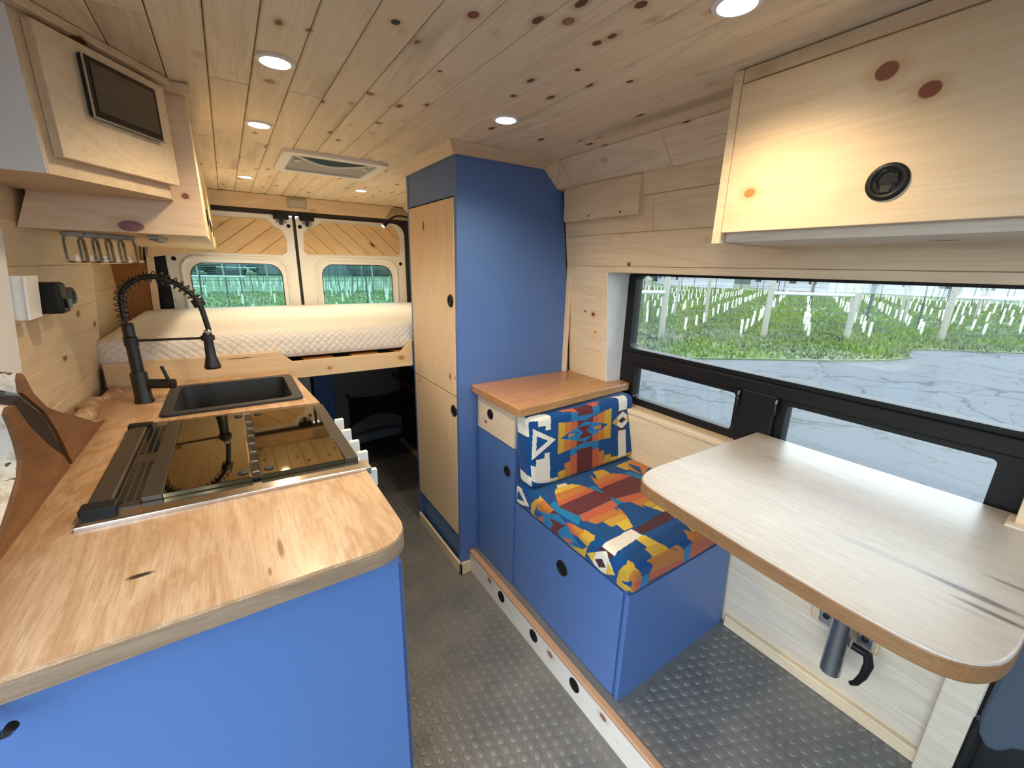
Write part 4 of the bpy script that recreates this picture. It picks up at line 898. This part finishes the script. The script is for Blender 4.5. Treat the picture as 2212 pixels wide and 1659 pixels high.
# stove with mirrored amber glass lid
st = thing('stove', 'gas stove with folded amber mirrored glass lid and white knobs set in the worktop', 'stove', (-.03, 1.25, 0))
def sy(x, t):   # t 0 near edge, 1 far edge
    n0 = lerp(.962, .934, (x+.272)/.501); f0 = lerp(1.530, 1.472, (x+.282)/.493); return lerp(n0, f0, t)
def quadx(x0, x1, t0, t1, z0, z1):
    return MB().hexa([(x0,sy(x0,t0),z0),(x1,sy(x1,t0),z0),(x1,sy(x1,t1),z0),(x0,sy(x0,t1),z0),(x0,sy(x0,t0),z1),(x1,sy(x1,t0),z1),(x1,sy(x1,t1),z1),(x0,sy(x0,t1),z1)])
quadx(-.272, .205, .015, .985, .05, .975).build('body', BLACK, st)
quadx(.204, .212, .015, .985, .05, .975).build('front_panel', WHITEP, st, bevel=.002)
quadx(-.287, .226, -.012, .075, .968, .988).build('steel_rail', CHROME, st, bevel=.002)
quadx(-.285, .212, .94, 1.005, .968, .988).build('steel_rail', CHROME, st, bevel=.002)
quadx(-.285, .206, .07, .94, .968, .9825).build('tray', BLACKG, st)
quadx(-.282, -.243, .075, .94, .982, .997).build('hinge_bar', BRONZE, st, bevel=.004)
for t0, t1 in ((.05, .11), (.92, .97)): quadx(-.287, -.232, t0, t1, .982, 1.001).build('hinge_end', BLACK, st, bevel=.003)
quadx(-.241, -.200, .06, .94, .982, .990).build('vent_strip', BRONZE, st)
for t0, t1 in ((.10, .45), (.56, .90)):
    for k in range(3): quadx(-.236+.013*k, -.227+.013*k, t0, t1, .9895, .9912).build('vent_slot', BLACKG, st)
quadx(-.199, -.166, .078, .935, .982, .9985).build('lid_band', BRONZE, st, bevel=.001)
quadx(-.165, -.012, .078, .935, .985, .9985).build('glass_lid', AMBER, st, bevel=.001)
quadx(-.012, .004, .078, .935, .982, .994).build('hinge_slot', BLACKG, st)
for k in range(7): quadx(-.010, .003, .12+.11*k, .135+.11*k, .994, .9965).build('hinge_knuckle', CHROME, st)
quadx(.004, .178, .078, .935, .985, .9985).build('glass_lid', AMBER, st, bevel=.001)
quadx(.179, .208, .078, .935, .985, .9985).build('front_band', BRONZE, st, bevel=.001)
for xx in (-.028, .022):
    for t in (.13, .885): MB().lathe([(.010,0),(.010,.002),(.007,.003),(0,.003)], (xx, sy(xx, t), .9983), n=18).build('lid_screw', BLACK, st, smooth=True)
for yy, zz in ((1.350,.946),(1.250,.944),(1.155,.944),(1.066,.946),(.985,.930)):
    kn = MB().lathe([(.018,0),(.018,.004),(.015,.005),(.0135,.016),(.0,.016)], (.212, yy, zz), (1,0,0), 20).build('knob', WHITEP, st, smooth=True)
    MB().box(.226, .252, yy-.007, yy+.007, zz-.023, zz+.023).build('knob_grip', WHITEP, kn, bevel=.002)

# ------------------------------------------------------------------ left overhead cabinet with angled control box
ov = thing('overhead_cabinet', 'long pine overhead cabinet above the kitchen with a knotty end panel', 'cabinet', (-.2, 2.3, 1.515))
MB().hexa([(xl(1.515)+.002,1.50,1.515),(-.034,1.50,1.515),(-.030,1.50,ZC-.003),(-.26,1.50,ZC-.003),(xl(1.515)+.002,1.518,1.515),(-.034,1.518,1.515),(-.030,1.518,ZC-.003),(-.26,1.518,ZC-.003)]).build('end_panel', PINE_END, ov)
MB().box(-.37, -.050, 1.518, 3.20, 1.53, 1.785).build('body', PY, ov)
MB().box(-.30, -.050, 1.518, 3.20, 1.785, ZC-.003).build('top_box', PY, ov)
MB().box(-.375, -.046, 1.518, 3.215, 1.515, 1.532).build('bottom_panel', PY, ov, bevel=.0015)
for k in range(3):
    y0 = 1.522 + k*.56; d = MB().box(-.050, -.034, y0, y0+.554, 1.517, ZC-.02).build('door', PCL, ov, bevel=.0015)
    latch((-.034, y0+.44 - .1*k, 1.60), (1,0,0), (0,0,1), .028, ov)
MB().hexa([(-.36,3.20,1.46),(-.03,3.20,1.515),(-.03,3.22,1.515),(-.36,3.22,1.46),(-.30,3.20,ZC-.003),(-.03,3.20,ZC-.003),(-.03,3.22,ZC-.003),(-.30,3.22,ZC-.003)]).build('rear_end_panel', PCL, ov)
cb = thing('control_box', 'angled pine control box at the near end of the kitchen overhead cabinet', 'cabinet', (-.25, 1.35, 1.6))
fp = [(-.253,1.195),(-.093,1.45),(-.093,1.4995),(-.378,1.4995),(-.378,1.195)]
MB().prism(fp, XY, 1.60, ZC-.003).build('box', [PX], cb)
dv = Vector((.16,.255,0)).normalized(); nv = Vector((dv.y,-dv.x,0)); p0 = Vector((-.253,1.195,0))
def dq(a0, a1, z0, z1, t0, t1):
    P = lambda a, z, t: tuple(p0 + dv*a + nv*t + Vector((0,0,z)))
    return MB().hexa([P(a0,z0,t0),P(a1,z0,t0),P(a1,z1,t0),P(a0,z1,t0),P(a0,z0,t1),P(a1,z0,t1),P(a1,z1,t1),P(a0,z1,t1)])
dq(.016, .312, 1.632, 1.853, .001, .020).build('door', PCL, cb, bevel=.0015)
MB().box(-.378, -.254, 1.189, 1.1945, 1.60, ZC-.003).build('side_panel', WHITEW, cb)  # white sheet over the pine end: daylight on that face put into colour
dq(-.05, .335, 1.862, ZC-.001, .001, .024).build('top_trim', PY, cb, bevel=.003)
MB().box(-.085, -.018, 1.472, 1.4995, 1.855, ZC-.001).build('top_trim', PX, cb, bevel=.003)
tl = thing('tablet', 'black tablet screen mounted on the angled control box', 'tablet', (-.16, 1.35, 1.73))
dq(.088, .268, 1.722, 1.833, .0205, .033).build('case', BLACKG, tl, bevel=.004)
dq(.100, .256, 1.735, 1.822, .0331, .0342).build('screen', SCREEN, tl)
dq(.086, .270, 1.720, 1.7225, .0315, .0345).build('silver_edge', STEEL, tl); dq(.0865, .0885, 1.722, 1.833, .0315, .0345).build('silver_edge', STEEL, tl)

# jars fixed under the cabinet
for k in range(5):
    jx, jy = lerp(-.325, -.240, k/4), lerp(1.60, 1.74, k/4)
    names = ['nearest', 'second', 'middle', 'fourth', 'farthest']
    t = thing('glass_jar', 'clear glass jar hanging under the kitchen overhead cabinet, %s of five' % names[k], 'jar', (jx, jy, 1.44), 'jars under the overhead cabinet')
    MB().lathe([(.019,.0),(.0225,.004),(.0225,.055),(.0195,.062),(.0195,.066)], (jx,jy,1.437), n=24).build('glass', JARG, t, smooth=True)
    MB().lathe([(.0,.0),(.0215,.0),(.0215,.011),(.0,.011)], (jx,jy,1.503), n=20).build('lid', GREYP, t, smooth=True)

lb = thing('under_cabinet_bar', 'slim unlit light bar under the kitchen overhead cabinet', 'light bar', (-.16, 1.72, 1.505))
MB().box(-.174, -.148, 1.60, 1.84, 1.505, 1.5148).build('housing', GREYP, lb, bevel=.002)
MB().box(-.170, -.152, 1.61, 1.83, 1.502, 1.5055).build('diffuser', BRONZE, lb, bevel=.001)

# outlet box with black plugs
ob = thing('outlet_box', 'white surface outlet box on the kitchen wall', 'outlet', (-.39, 1.40, 1.31))
MB().hexa([(xl(1.31)+.001,1.375,1.312),(xl(1.31)+.035,1.375,1.312),(xl(1.31)+.035,1.445,1.312),(xl(1.31)+.001,1.445,1.312),(xl(1.41)+.001,1.375,1.408),(xl(1.41)+.035,1.375,1.408),(xl(1.41)+.035,1.445,1.408),(xl(1.41)+.001,1.445,1.408)]).build('box', WHITEP, ob, bevel=.002)
MB().hexa([(xl(1.31)+.0355,1.372,1.312),(xl(1.31)+.041,1.372,1.312),(xl(1.31)+.041,1.448,1.312),(xl(1.31)+.0355,1.448,1.312),(xl(1.41)+.0355,1.372,1.408),(xl(1.41)+.041,1.372,1.408),(xl(1.41)+.041,1.448,1.408),(xl(1.41)+.0355,1.448,1.408)]).build('cover_plate', WHITEP, ob, bevel=.0015)
pl = thing('power_adapter', 'large black power adapter plugged in beside the white outlet box', 'adapter', (-.37, 1.50, 1.31))
MB().box(-.396, -.345, 1.472, 1.530, 1.315, 1.390).build('body', BLACK, pl, bevel=.008, seg=3)
MB().box(-.346, -.338, 1.485, 1.518, 1.328, 1.35).build('socket_face', BLACKG, pl, bevel=.002)
p2 = thing('usb_plug', 'small black gloss plug right of the power adapter', 'plug', (-.37, 1.6, 1.33))
MB().box(-.392, -.352, 1.555, 1.630, 1.328, 1.372).build('body', BLACK, p2, bevel=.007, seg=3)
MB().box(-.356, -.350, 1.60, 1.626, 1.338, 1.362).build('port_face', BLACK, p2, bevel=.002)

# ------------------------------------------------------------------ bed
bd = thing('bed_frame', 'pine bed frame with a notched front rail across the van', 'bed', (.3, 2.7, .93))
rail = [(-.43,.937),(.762,.937),(.762,1.078),(.700,1.016),(.197,1.016),(.143,1.068),(-.43,1.070)]
MB().prism(rail, XZ, 2.082, 2.102).build('front_rail', pine('pine_bed_rail', 0, (.78,.60,.38), (.66,.45,.24), knotd=0, knots=[((.70,2.08,.985),.012,1.4,KO),((.35,2.08,.97),.008,1.5,KO),((0.,2.08,1.052),.003,22.,KD)]), bd, bevel=.002)
for k in range(8): MB().box(-.40+.215*k, -.27+.215*k, 2.104, 3.35, 1.000, 1.018).build('slat', PBROWN, bd)
MB().box(-.44, 1.33, 2.104, 3.36, .945, .998).build('base', DAMPG, bd)
V, F, C = rounded_box(-.455, 1.30, 2.106, 3.352, 1.019, 1.158, .045, .02, {'top': [], 'front': [], 'aisle': []}, lambda V: np.column_stack([V[:,0], V[:,1], V[:,2] + .012*np.clip((V[:,2]-1.02)/.13,0,1)*np.cos((V[:,1]-2.73)*2.2)*np.cos((V[:,0]-.5)*1.6) - .0]))
mm = MB(); mm.v = [tuple(map(float, p)) for p in V]; mm.f = [list(map(int, q)) for q in F]; mm.m = [0]*len(F)
tag(mm.build('mattress', QUILT, smooth=True, recalc=False, ang=80), 'white quilted mattress on the raised rear bed', 'mattress')
rl = thing('reading_lamp', 'thin black gooseneck reading lamp on the far side of the wardrobe', 'reading lamp', (.76, 2.1, 1.67))
MB().tube([(.772,2.10,1.673),(.74,2.10,1.678),(.714,2.10,1.675),(.69,2.10,1.663),(.675,2.10,1.650)], .0042, 8).build('gooseneck', BLACK, rl, smooth=True)
MB().tube([(.678,2.10,1.652),(.650,2.10,1.626)], .0095, 14).build('head', BLACK, rl, smooth=True)
MB().tube([(.6505,2.10,1.6265),(.648,2.10,1.6242)], .0085, 14).build('lens', emit('reading_lamp_glow', (1,.9,.75), 6.), rl, smooth=True)

# ------------------------------------------------------------------ garage space under the bed
ub = tag(MB().box(.44, .575, 3.33, 3.35, 0, .93).build('blue_partition', BLUE), 'blue partition panel in the dark space under the bed', 'panel')
tag(MB().box(.58, 1.16, 3.345, 3.36, .1, .93).build('door_lining', DAMPG), 'grey door lining board behind the cargo net', 'panel')
cn = thing('cargo_net', 'black stretched cargo net hung at the back under the bed', 'net', (.9, 3.3, .2))
top = [(.675 + .47*k/12, .43 - .03*math.sin(PI*k/12)) for k in range(13)]; bot = [(1.13 - .45*k/12, .19 + .07*math.sin(PI*k/12)) for k in range(13)]
MB().prism(top + bot, XZ, 3.325, 3.332).build('mesh', NETM, cn)
MB().tube([(a, 3.322, b) for a, b in top + bot], .006, 6, closed=True).build('cord', BLACK, cn, smooth=True)
for a, b in ((.668,.438),(.672,.186),(1.15,.44),(1.14,.18)): MB().lathe([(.013,0),(.013,.008),(.008,.012)], (a,3.33,b), (0,-1,0), 14).build('hook_knob', BLACK, cn, smooth=True)
tag(MB().tube([(.66,3.27,.075),(.80,3.27,.095),(.95,3.27,.105),(1.05,3.27,.095),(1.07,3.26,.08)], [.035,.042,.045,.036,.012], 14).build('door_pocket', simple('grey_blue_pocket', (.22,.27,.32), .6), smooth=True), 'rounded grey plastic pocket low on the rear door under the bed', 'door pocket')
tag(MB().hexa([(.985,3.18,.60),(1.0,3.18,.60),(1.075,2.35,.515),(1.06,2.35,.515),(.985,3.18,.63),(1.0,3.18,.63),(1.075,2.35,.548),(1.06,2.35,.548)]).build('red_strap', REDP), 'dark red strap running along the right side under the bed', 'strap')
tag(MB().hexa([(1.02,3.15,.735),(1.05,3.15,.735),(1.05,2.15,.735),(1.02,2.15,.735),(1.02,3.15,.77),(1.05,3.15,.77),(1.05,2.15,.77),(1.02,2.15,.77)]).build('drawer_slide', STEEL, bevel=.003), 'long steel drawer slide under the right side of the bed', 'drawer slide')
tag(MB().box(1.085, 1.10, 2.09, 3.30, .04, .72).build('storage_side', simple('navy_board', (.012,.02,.05), .6)), 'dark navy storage side panel under the bed', 'panel')
tag(MB().box(1.045, 1.08, 2.6, 3.25, 0.001, .035).build('floor_trim', PCL, bevel=.003), 'pale floor trim strip under the right side of the bed', 'trim strip')

# ------------------------------------------------------------------ cab pieces at the right edge
dj = thing('cab_seat', 'dark cab seat and blue grey door trim at the lower right corner', 'seat', (1.5, -.2, 0))
MB().prism([(-.010,.36),(-.014,.52),(-.014,.90),(-.05,1.0),(-.35,1.0),(-.35,.40),(-.12,.36),(-.075,.325),(-.055,.29),(-.035,.285),(-.018,.31)], YZ, 1.472, 1.498).build('door_trim', CABGREY, dj, bevel=.006)
MB().prism([(-.004,.0),(-.004,.35),(-.006,1.0),(-.355,1.0),(-.355,.0)], YZ, 1.532, 1.545).build('pillar_void_sheet', RUBBER, dj)  # black sheet standing in for the dark pillar void behind the trim
MB().tube([(1.50,-.012,.01),(1.50,-.012,.30),(1.49,-.016,.34)], [.016,.016,.012], 10).build('seal_bulb', RUBBER, dj, smooth=True)
V, F, C = rounded_box(1.05, 1.455, -.50, -.075, .02, .27, .06, .03, {'top': [], 'front': [], 'aisle': []})
mm = MB(); mm.v = [tuple(map(float, p)) for p in V]; mm.f = [list(map(int, q)) for q in F]; mm.m = [0]*len(F); mm.build('seat_base', DARKFAB, dj, smooth=True, recalc=False, ang=80)

# ------------------------------------------------------------------ outside: lot, vineyard, fence, houses
ZG = -.6
gr = struct(MB().box(-60, 160, -70, 160, ZG-.3, ZG).build('ground', ASPH), 'cracked asphalt lot around the van')
edge = [(9.0,5.9),(10.6,4.9),(12.0,4.0),(13.5,3.25),(14.6,3.1),(15.3,3.35),(16.2,3.45),(17.1,2.9),(18.6,1.6),(24,-3),(40,-18),(70,-45),(150,-65),(155,150),(-55,150),(-55,9.5),(-12,8.2),(2,7.2),(6,6.9)]
gf = tag(MB().prism(edge, XY, ZG, ZG+.035).build('grass_field', GRASSM), 'green vineyard grass field beyond the asphalt', 'grass'); gf['kind'] = 'stuff'
def seen(p, mg=0):   # the two sectors of land that the side window and the rear windows look on to
    az = math.degrees(math.atan2(p[0], p[1]))
    return 44 < az < 92 or -8 < az < 23
def in_grass(x, y):
    ins = False
    for i in range(len(edge)):
        (xa, ya), (xb, yb) = edge[i], edge[(i+1) % len(edge)]
        if (ya > y) != (yb > y) and x < (xb-xa)*(y-ya)/(yb-ya)+xa: ins = not ins
    return ins
rnd = random.Random(11)
gb = MB()
for k in range(70000):
    big = k > 42000
    if big: x = rnd.uniform(14, 50); y = rnd.uniform(-6, 34)
    elif rnd.random() < .72: x = rnd.uniform(7, 24); y = rnd.uniform(0, 15)
    else: x = rnd.uniform(-4, 12); y = rnd.uniform(12, 34)
    if not in_grass(x-.1, y) or not in_grass(x+.1, y) or not seen((x, y, ZG), 30): continue
    h = rnd.uniform(.05, .15)*(1.6 if big else 1)*(1.5 if rnd.random() < .1 else 1); a = rnd.uniform(0, PI); ww = rnd.uniform(.02, .05)*(2.2 if big else 1); dx, dy = math.cos(a)*ww, math.sin(a)*ww
    tx, ty = rnd.uniform(-.06,.06), rnd.uniform(-.06,.06); z = ZG+.03
    gb.add([(x-dx,y-dy,z),(x+dx,y+dy,z),(x+tx,y+ty,z+h)], [(0,1,2)])
o = gb.build('grass_tufts', BLADE, recalc=False); tag(o, 'short grass tufts along the field edge', 'grass'); o['kind'] = 'stuff'
# fence of round posts with rails and wires
fn = thing('vineyard_fence', 'round post fence with rails and green wires along the vineyard', 'fence', (14, 6, ZG))
posts = [(9.0,8.05),(11.65,8.6),(15.4,7.37),(15.0,4.62),(15.9,5.2),(18.3,3.35),(20.6,2.1)]
def post(x, y, r, h, parent, mat=POSTW): return MB().lathe([(r,0),(r,h-.03),(r*.8,h),(0,h)], (x,y,ZG), n=12).build('post', mat, parent, smooth=True)
fl_ = [(8.3,8.6),(10.6,7.85),(14.2,6.65),(16.1,5.05),(18.9,3.45),(21.8,1.75),(25.5,-.6)]
for x, y in fl_: post(x, y, .085, 2.25, fn)
for (a, b) in ((0,1),(2,3),(4,5)):
    MB().tube([(fl_[a][0],fl_[a][1],ZG+1.45),(fl_[b][0],fl_[b][1],ZG+1.45)], .055, 10).build('rail', RAILW, fn, smooth=True)
for h in (.16,.32,.50,.70,.92,1.15,1.65):
    MB().tube([(x, y, ZG+h) for x, y in fl_], .0055, 5).build('wire', WIREM, fn)
for (x, y) in ((10.6,7.85),(16.1,5.05),(25.3,-.5)):
    MB().tube([(x-.1,y-.1,ZG),(x-.5,y+.2,ZG+.25),(x-.9,y+.5,ZG+.32)], .018, 6).build('irrigation_hose', STAKE, fn, smooth=True)
# weed clumps at the post feet and along the lot edge
wv = random.Random(21)
for i, (x, y, rr, hh) in enumerate([(10.7,7.7,.5,.5),(14.3,6.5,.8,.45),(12.6,6.6,.9,.4),(16.2,4.9,.5,.4),(19.0,3.3,.6,.5),(9.4,7.0,.7,.3),(18.0,2.6,.8,.3),(13.2,7.4,.7,.5)]):
    m = MB()
    for k in range(170):
        a = wv.uniform(0, 2*PI); r0 = rr*math.sqrt(wv.random()); bx_, by_ = x+math.cos(a)*r0, y+math.sin(a)*r0; h = hh*wv.uniform(.4, 1)*(1-.5*r0/rr); t_ = wv.uniform(-.15,.15); u_ = wv.uniform(-.15,.15); w0 = wv.uniform(.008,.02)
        m.add([(bx_-w0,by_,ZG+.03),(bx_+w0,by_,ZG+.03),(bx_+t_,by_+u_,ZG+.03+h)], [(0,1,2)])
    tag(m.build('weed_clump', WEED, recalc=False), 'dry grey green weed clump %s' % ['at the foot of the second fence post','at the foot of the third fence post','between the second and third fence posts','at the foot of the fourth fence post','at the foot of the fifth fence post','left of the second fence post','near the asphalt edge on the right','just behind the wires between the second and third posts'][i], 'weeds', 'weeds along the fence')
# vine rows: grow tubes and stakes
proto_t = MB().lathe([(.052,0),(.052,.56),(.048,.56),(.048,.02)], (0,0,0), n=8); mt = proto_t.build('grow_tube', TUBEW); meT = mt.data; bpy.data.objects.remove(mt)
cand = []
for r in range(60):
    for k in range(60):
        # rows run away from the fence
        u = 3.0 + k*1.35; v = -24 + r*1.75
        x = 10.5 + u*.93 + v*-.37 + rnd.uniform(-.08,.08); y = 7.2 + u*.37 + v*.93 + rnd.uniform(-.08,.08)
        fx_ = 0
        if in_grass(x, y) and in_grass(x-2.5, y-1.5) and seen((x, y, ZG+.3)) and math.hypot(x, y) < 48: cand.append((math.hypot(x, y), x, y))
cand.sort(); print('vines', len(cand))
vt = MB()
for i, (d, x, y) in enumerate(cand):
    if i < 260:
        o = bpy.data.objects.new('grow_tube', meT); COL.objects.link(o); o.location = (x, y, ZG+.03); o.rotation_euler = (rnd.uniform(-.08,.08), rnd.uniform(-.08,.08), 0); o.scale = (.78,.78,rnd.uniform(.8,1.05))
        tag(o, 'white vine grow tube standing in the grass of the vineyard rows', 'grow tube', 'vineyard grow tubes')
    else: vt.lathe([(.042,0),(.042,.52),(0,.52)], (x, y, ZG+.03), n=5)
if vt.v:
    o = vt.build('far_grow_tubes', TUBEW); tag(o, 'far rows of white vine grow tubes', 'grow tubes'); o['kind'] = 'stuff'
sm = MB().lathe([(.022,0),(.022,2.0),(0,2.0)], (0,0,0), n=6); so = sm.build('vine_stake', STAKE); meS = so.data; bpy.data.objects.remove(so)
sm = MB().lathe([(.06,0),(.06,2.1),(0,2.1)], (0,0,0), n=8); so = sm.build('trellis_post', POSTW); meP = so.data; bpy.data.objects.remove(so)
ns = 0
for i, (d, x, y) in enumerate(cand):
    if i % 5 == 2 and ns < 110 and 13 < d:
        ns += 1; wood = i % 3 == 0
        o = bpy.data.objects.new('trellis_post' if wood else 'vine_stake', meP if wood else meS); COL.objects.link(o); o.location = (x+.3, y+.1, ZG+.03); o.rotation_euler = (rnd.uniform(-.05,.05), rnd.uniform(-.05,.05), 0)
        if wood: tag(o, 'weathered wooden trellis post among the vine rows', 'post', 'vineyard trellis posts')
        else: tag(o, 'thin dark metal vine stake among the grow tubes', 'stake', 'vineyard stakes')
# trellis seen through the rear doors
k = 0
for r in range(7):
    for c in range(9):
        x = -6 + c*2.6 + r*.7; y = 17 + r*5.5 + rnd.uniform(-.5,.5)
        if seen((x, y, ZG+1.4), 10):
            o = bpy.data.objects.new('vine_stake', meS); COL.objects.link(o); o.location = (x, y, ZG+.03); o.rotation_euler = (rnd.uniform(-.04,.04), rnd.uniform(-.05,.05), 0)
            tag(o, 'dark trellis stake behind the rear door windows', 'stake', 'stakes behind the van'); k += 1
for r in range(5):
    y = 18 + r*6
    w_ = MB()
    for h in (.5, .95, 1.4, 1.85): w_.tube([(-10,y,ZG+h),(30,y-1,ZG+h)], .007, 4)
    tag(w_.build('trellis_wire', WIREM), 'horizontal trellis wires %s row behind the van' % ['nearest','second','third','fourth','farthest'][r], 'trellis wire', 'trellis wires behind the van')
    for j in range(16):
        x = -7 + j*1.5 + rnd.uniform(-.2,.2)
        if seen((x, y+.2, ZG+.4), 5):
            o = bpy.data.objects.new('grow_tube', meT); COL.objects.link(o); o.location = (x, y+.2, ZG+.03); o.scale = (.8,.8,.9)
            tag(o, 'white grow tube seen through the rear door windows', 'grow tube', 'grow tubes behind the van')
ep = thing('brace_post', 'thick brace post with a pale rail seen through the right rear window', 'post', (5.55, 14.2, ZG))
post(5.0, 13.0, .11, 2.0, ep); MB().tube([(5.0,13.0,ZG+1.45),(7.6,13.2,ZG+1.42)], .06, 10).build('rail', RAILW, ep, smooth=True)
e2 = thing('brace_rail', 'pale brace rails seen through the left rear window', 'rail', (-1, 19, ZG))
for (x0, x1, y, h) in ((-2.4,-.6,17,1.25),(-1.2,.6,21,1.45),(-.4,1.3,26,1.75)): MB().tube([(x0,y,ZG+h),(x1,y,ZG+h-.02)], .03, 8).build('rail', RAILW, e2, smooth=True)
# treeline, hills and houses
tv = random.Random(4)
for i in range(26):
    ang = math.radians(-12 + 108*i/25); dist = 80 + 14*(i % 2); x, y = math.sin(ang)*dist, math.cos(ang)*dist; s_ = tv.uniform(3, 6)
    t = thing('far_tree', 'hazy far tree in the treeline behind the vineyard', 'tree', (x, y, ZG), 'far treeline')
    m = MB()
    for k in range(7):
        cx, cy, cz, rr = x+tv.uniform(-s_,s_), y+tv.uniform(-2,2), ZG+tv.uniform(.1,.9)*s_, s_*tv.uniform(.45,.75)
        m.lathe([(rr*math.sin(PI*q/6)*tv.uniform(.85,1.15), -rr*math.cos(PI*q/6)) for q in range(7)], (cx,cy,cz), n=9)
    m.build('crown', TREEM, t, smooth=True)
    MB().lathe([(.35,0),(.25,s_*.8)], (x,y,ZG), n=7).build('trunk', POSTW, t)
hl = MB()
pts = [(-200 + 14*i, 20 + 9*math.sin(i*.5) + 6*math.sin(i*1.3)) for i in range(44)]
hv = [(math.sin(math.radians(-25+135*i/43))*190, math.cos(math.radians(-25+135*i/43))*190) for i in range(44)]
hl.add([(x,y,ZG-1) for x, y in hv] + [(x*1.05,y*1.05,pts[i][1]) for i, (x, y) in enumerate(hv)] + [(x*1.4,y*1.4,ZG-1) for x, y in hv], [(i, i+1, i+45, i+44) for i in range(43)] + [(i+44, i+45, i+89, i+88) for i in range(43)])
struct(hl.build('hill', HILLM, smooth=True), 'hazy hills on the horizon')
def house(x, y, rot, w_, d_, h, lab):
    t = thing('house', lab, 'house', (x, y, ZG)); c, s = math.cos(rot), math.sin(rot); T = lambda a, b, z: (x+a*c-b*s, y+a*s+b*c, ZG+z)
    bxp = lambda m, a0, a1, b0, b1, z0, z1: m.hexa([T(a0,b0,z0),T(a1,b0,z0),T(a1,b1,z0),T(a0,b1,z0),T(a0,b0,z1),T(a1,b0,z1),T(a1,b1,z1),T(a0,b1,z1)])
    bxp(MB(), -w_/2, w_/2, -d_/2, d_/2, 0, h).build('wall', HOUSEW, t)
    m = MB(); e = .5
    m.add([T(-w_/2-e,-d_/2-e,h),T(w_/2+e,-d_/2-e,h),T(w_/2+e,d_/2+e,h),T(-w_/2-e,d_/2+e,h),T(-w_/2-e,0,h+1.6),T(w_/2+e,0,h+1.6)], [(0,1,5,4),(2,3,4,5),(0,4,3),(1,2,5),(0,3,2,1)]); m.build('roof', ROOFM, t)
    for k in range(4):
        for sd in (-1, 1):
            a = -w_/2 + w_*(k+.5)/4; bxp(MB(), a-.5, a+.5, sd*(d_/2+.01)-.02, sd*(d_/2+.01)+.02, .9, 1.9).build('window', STAKE, t)
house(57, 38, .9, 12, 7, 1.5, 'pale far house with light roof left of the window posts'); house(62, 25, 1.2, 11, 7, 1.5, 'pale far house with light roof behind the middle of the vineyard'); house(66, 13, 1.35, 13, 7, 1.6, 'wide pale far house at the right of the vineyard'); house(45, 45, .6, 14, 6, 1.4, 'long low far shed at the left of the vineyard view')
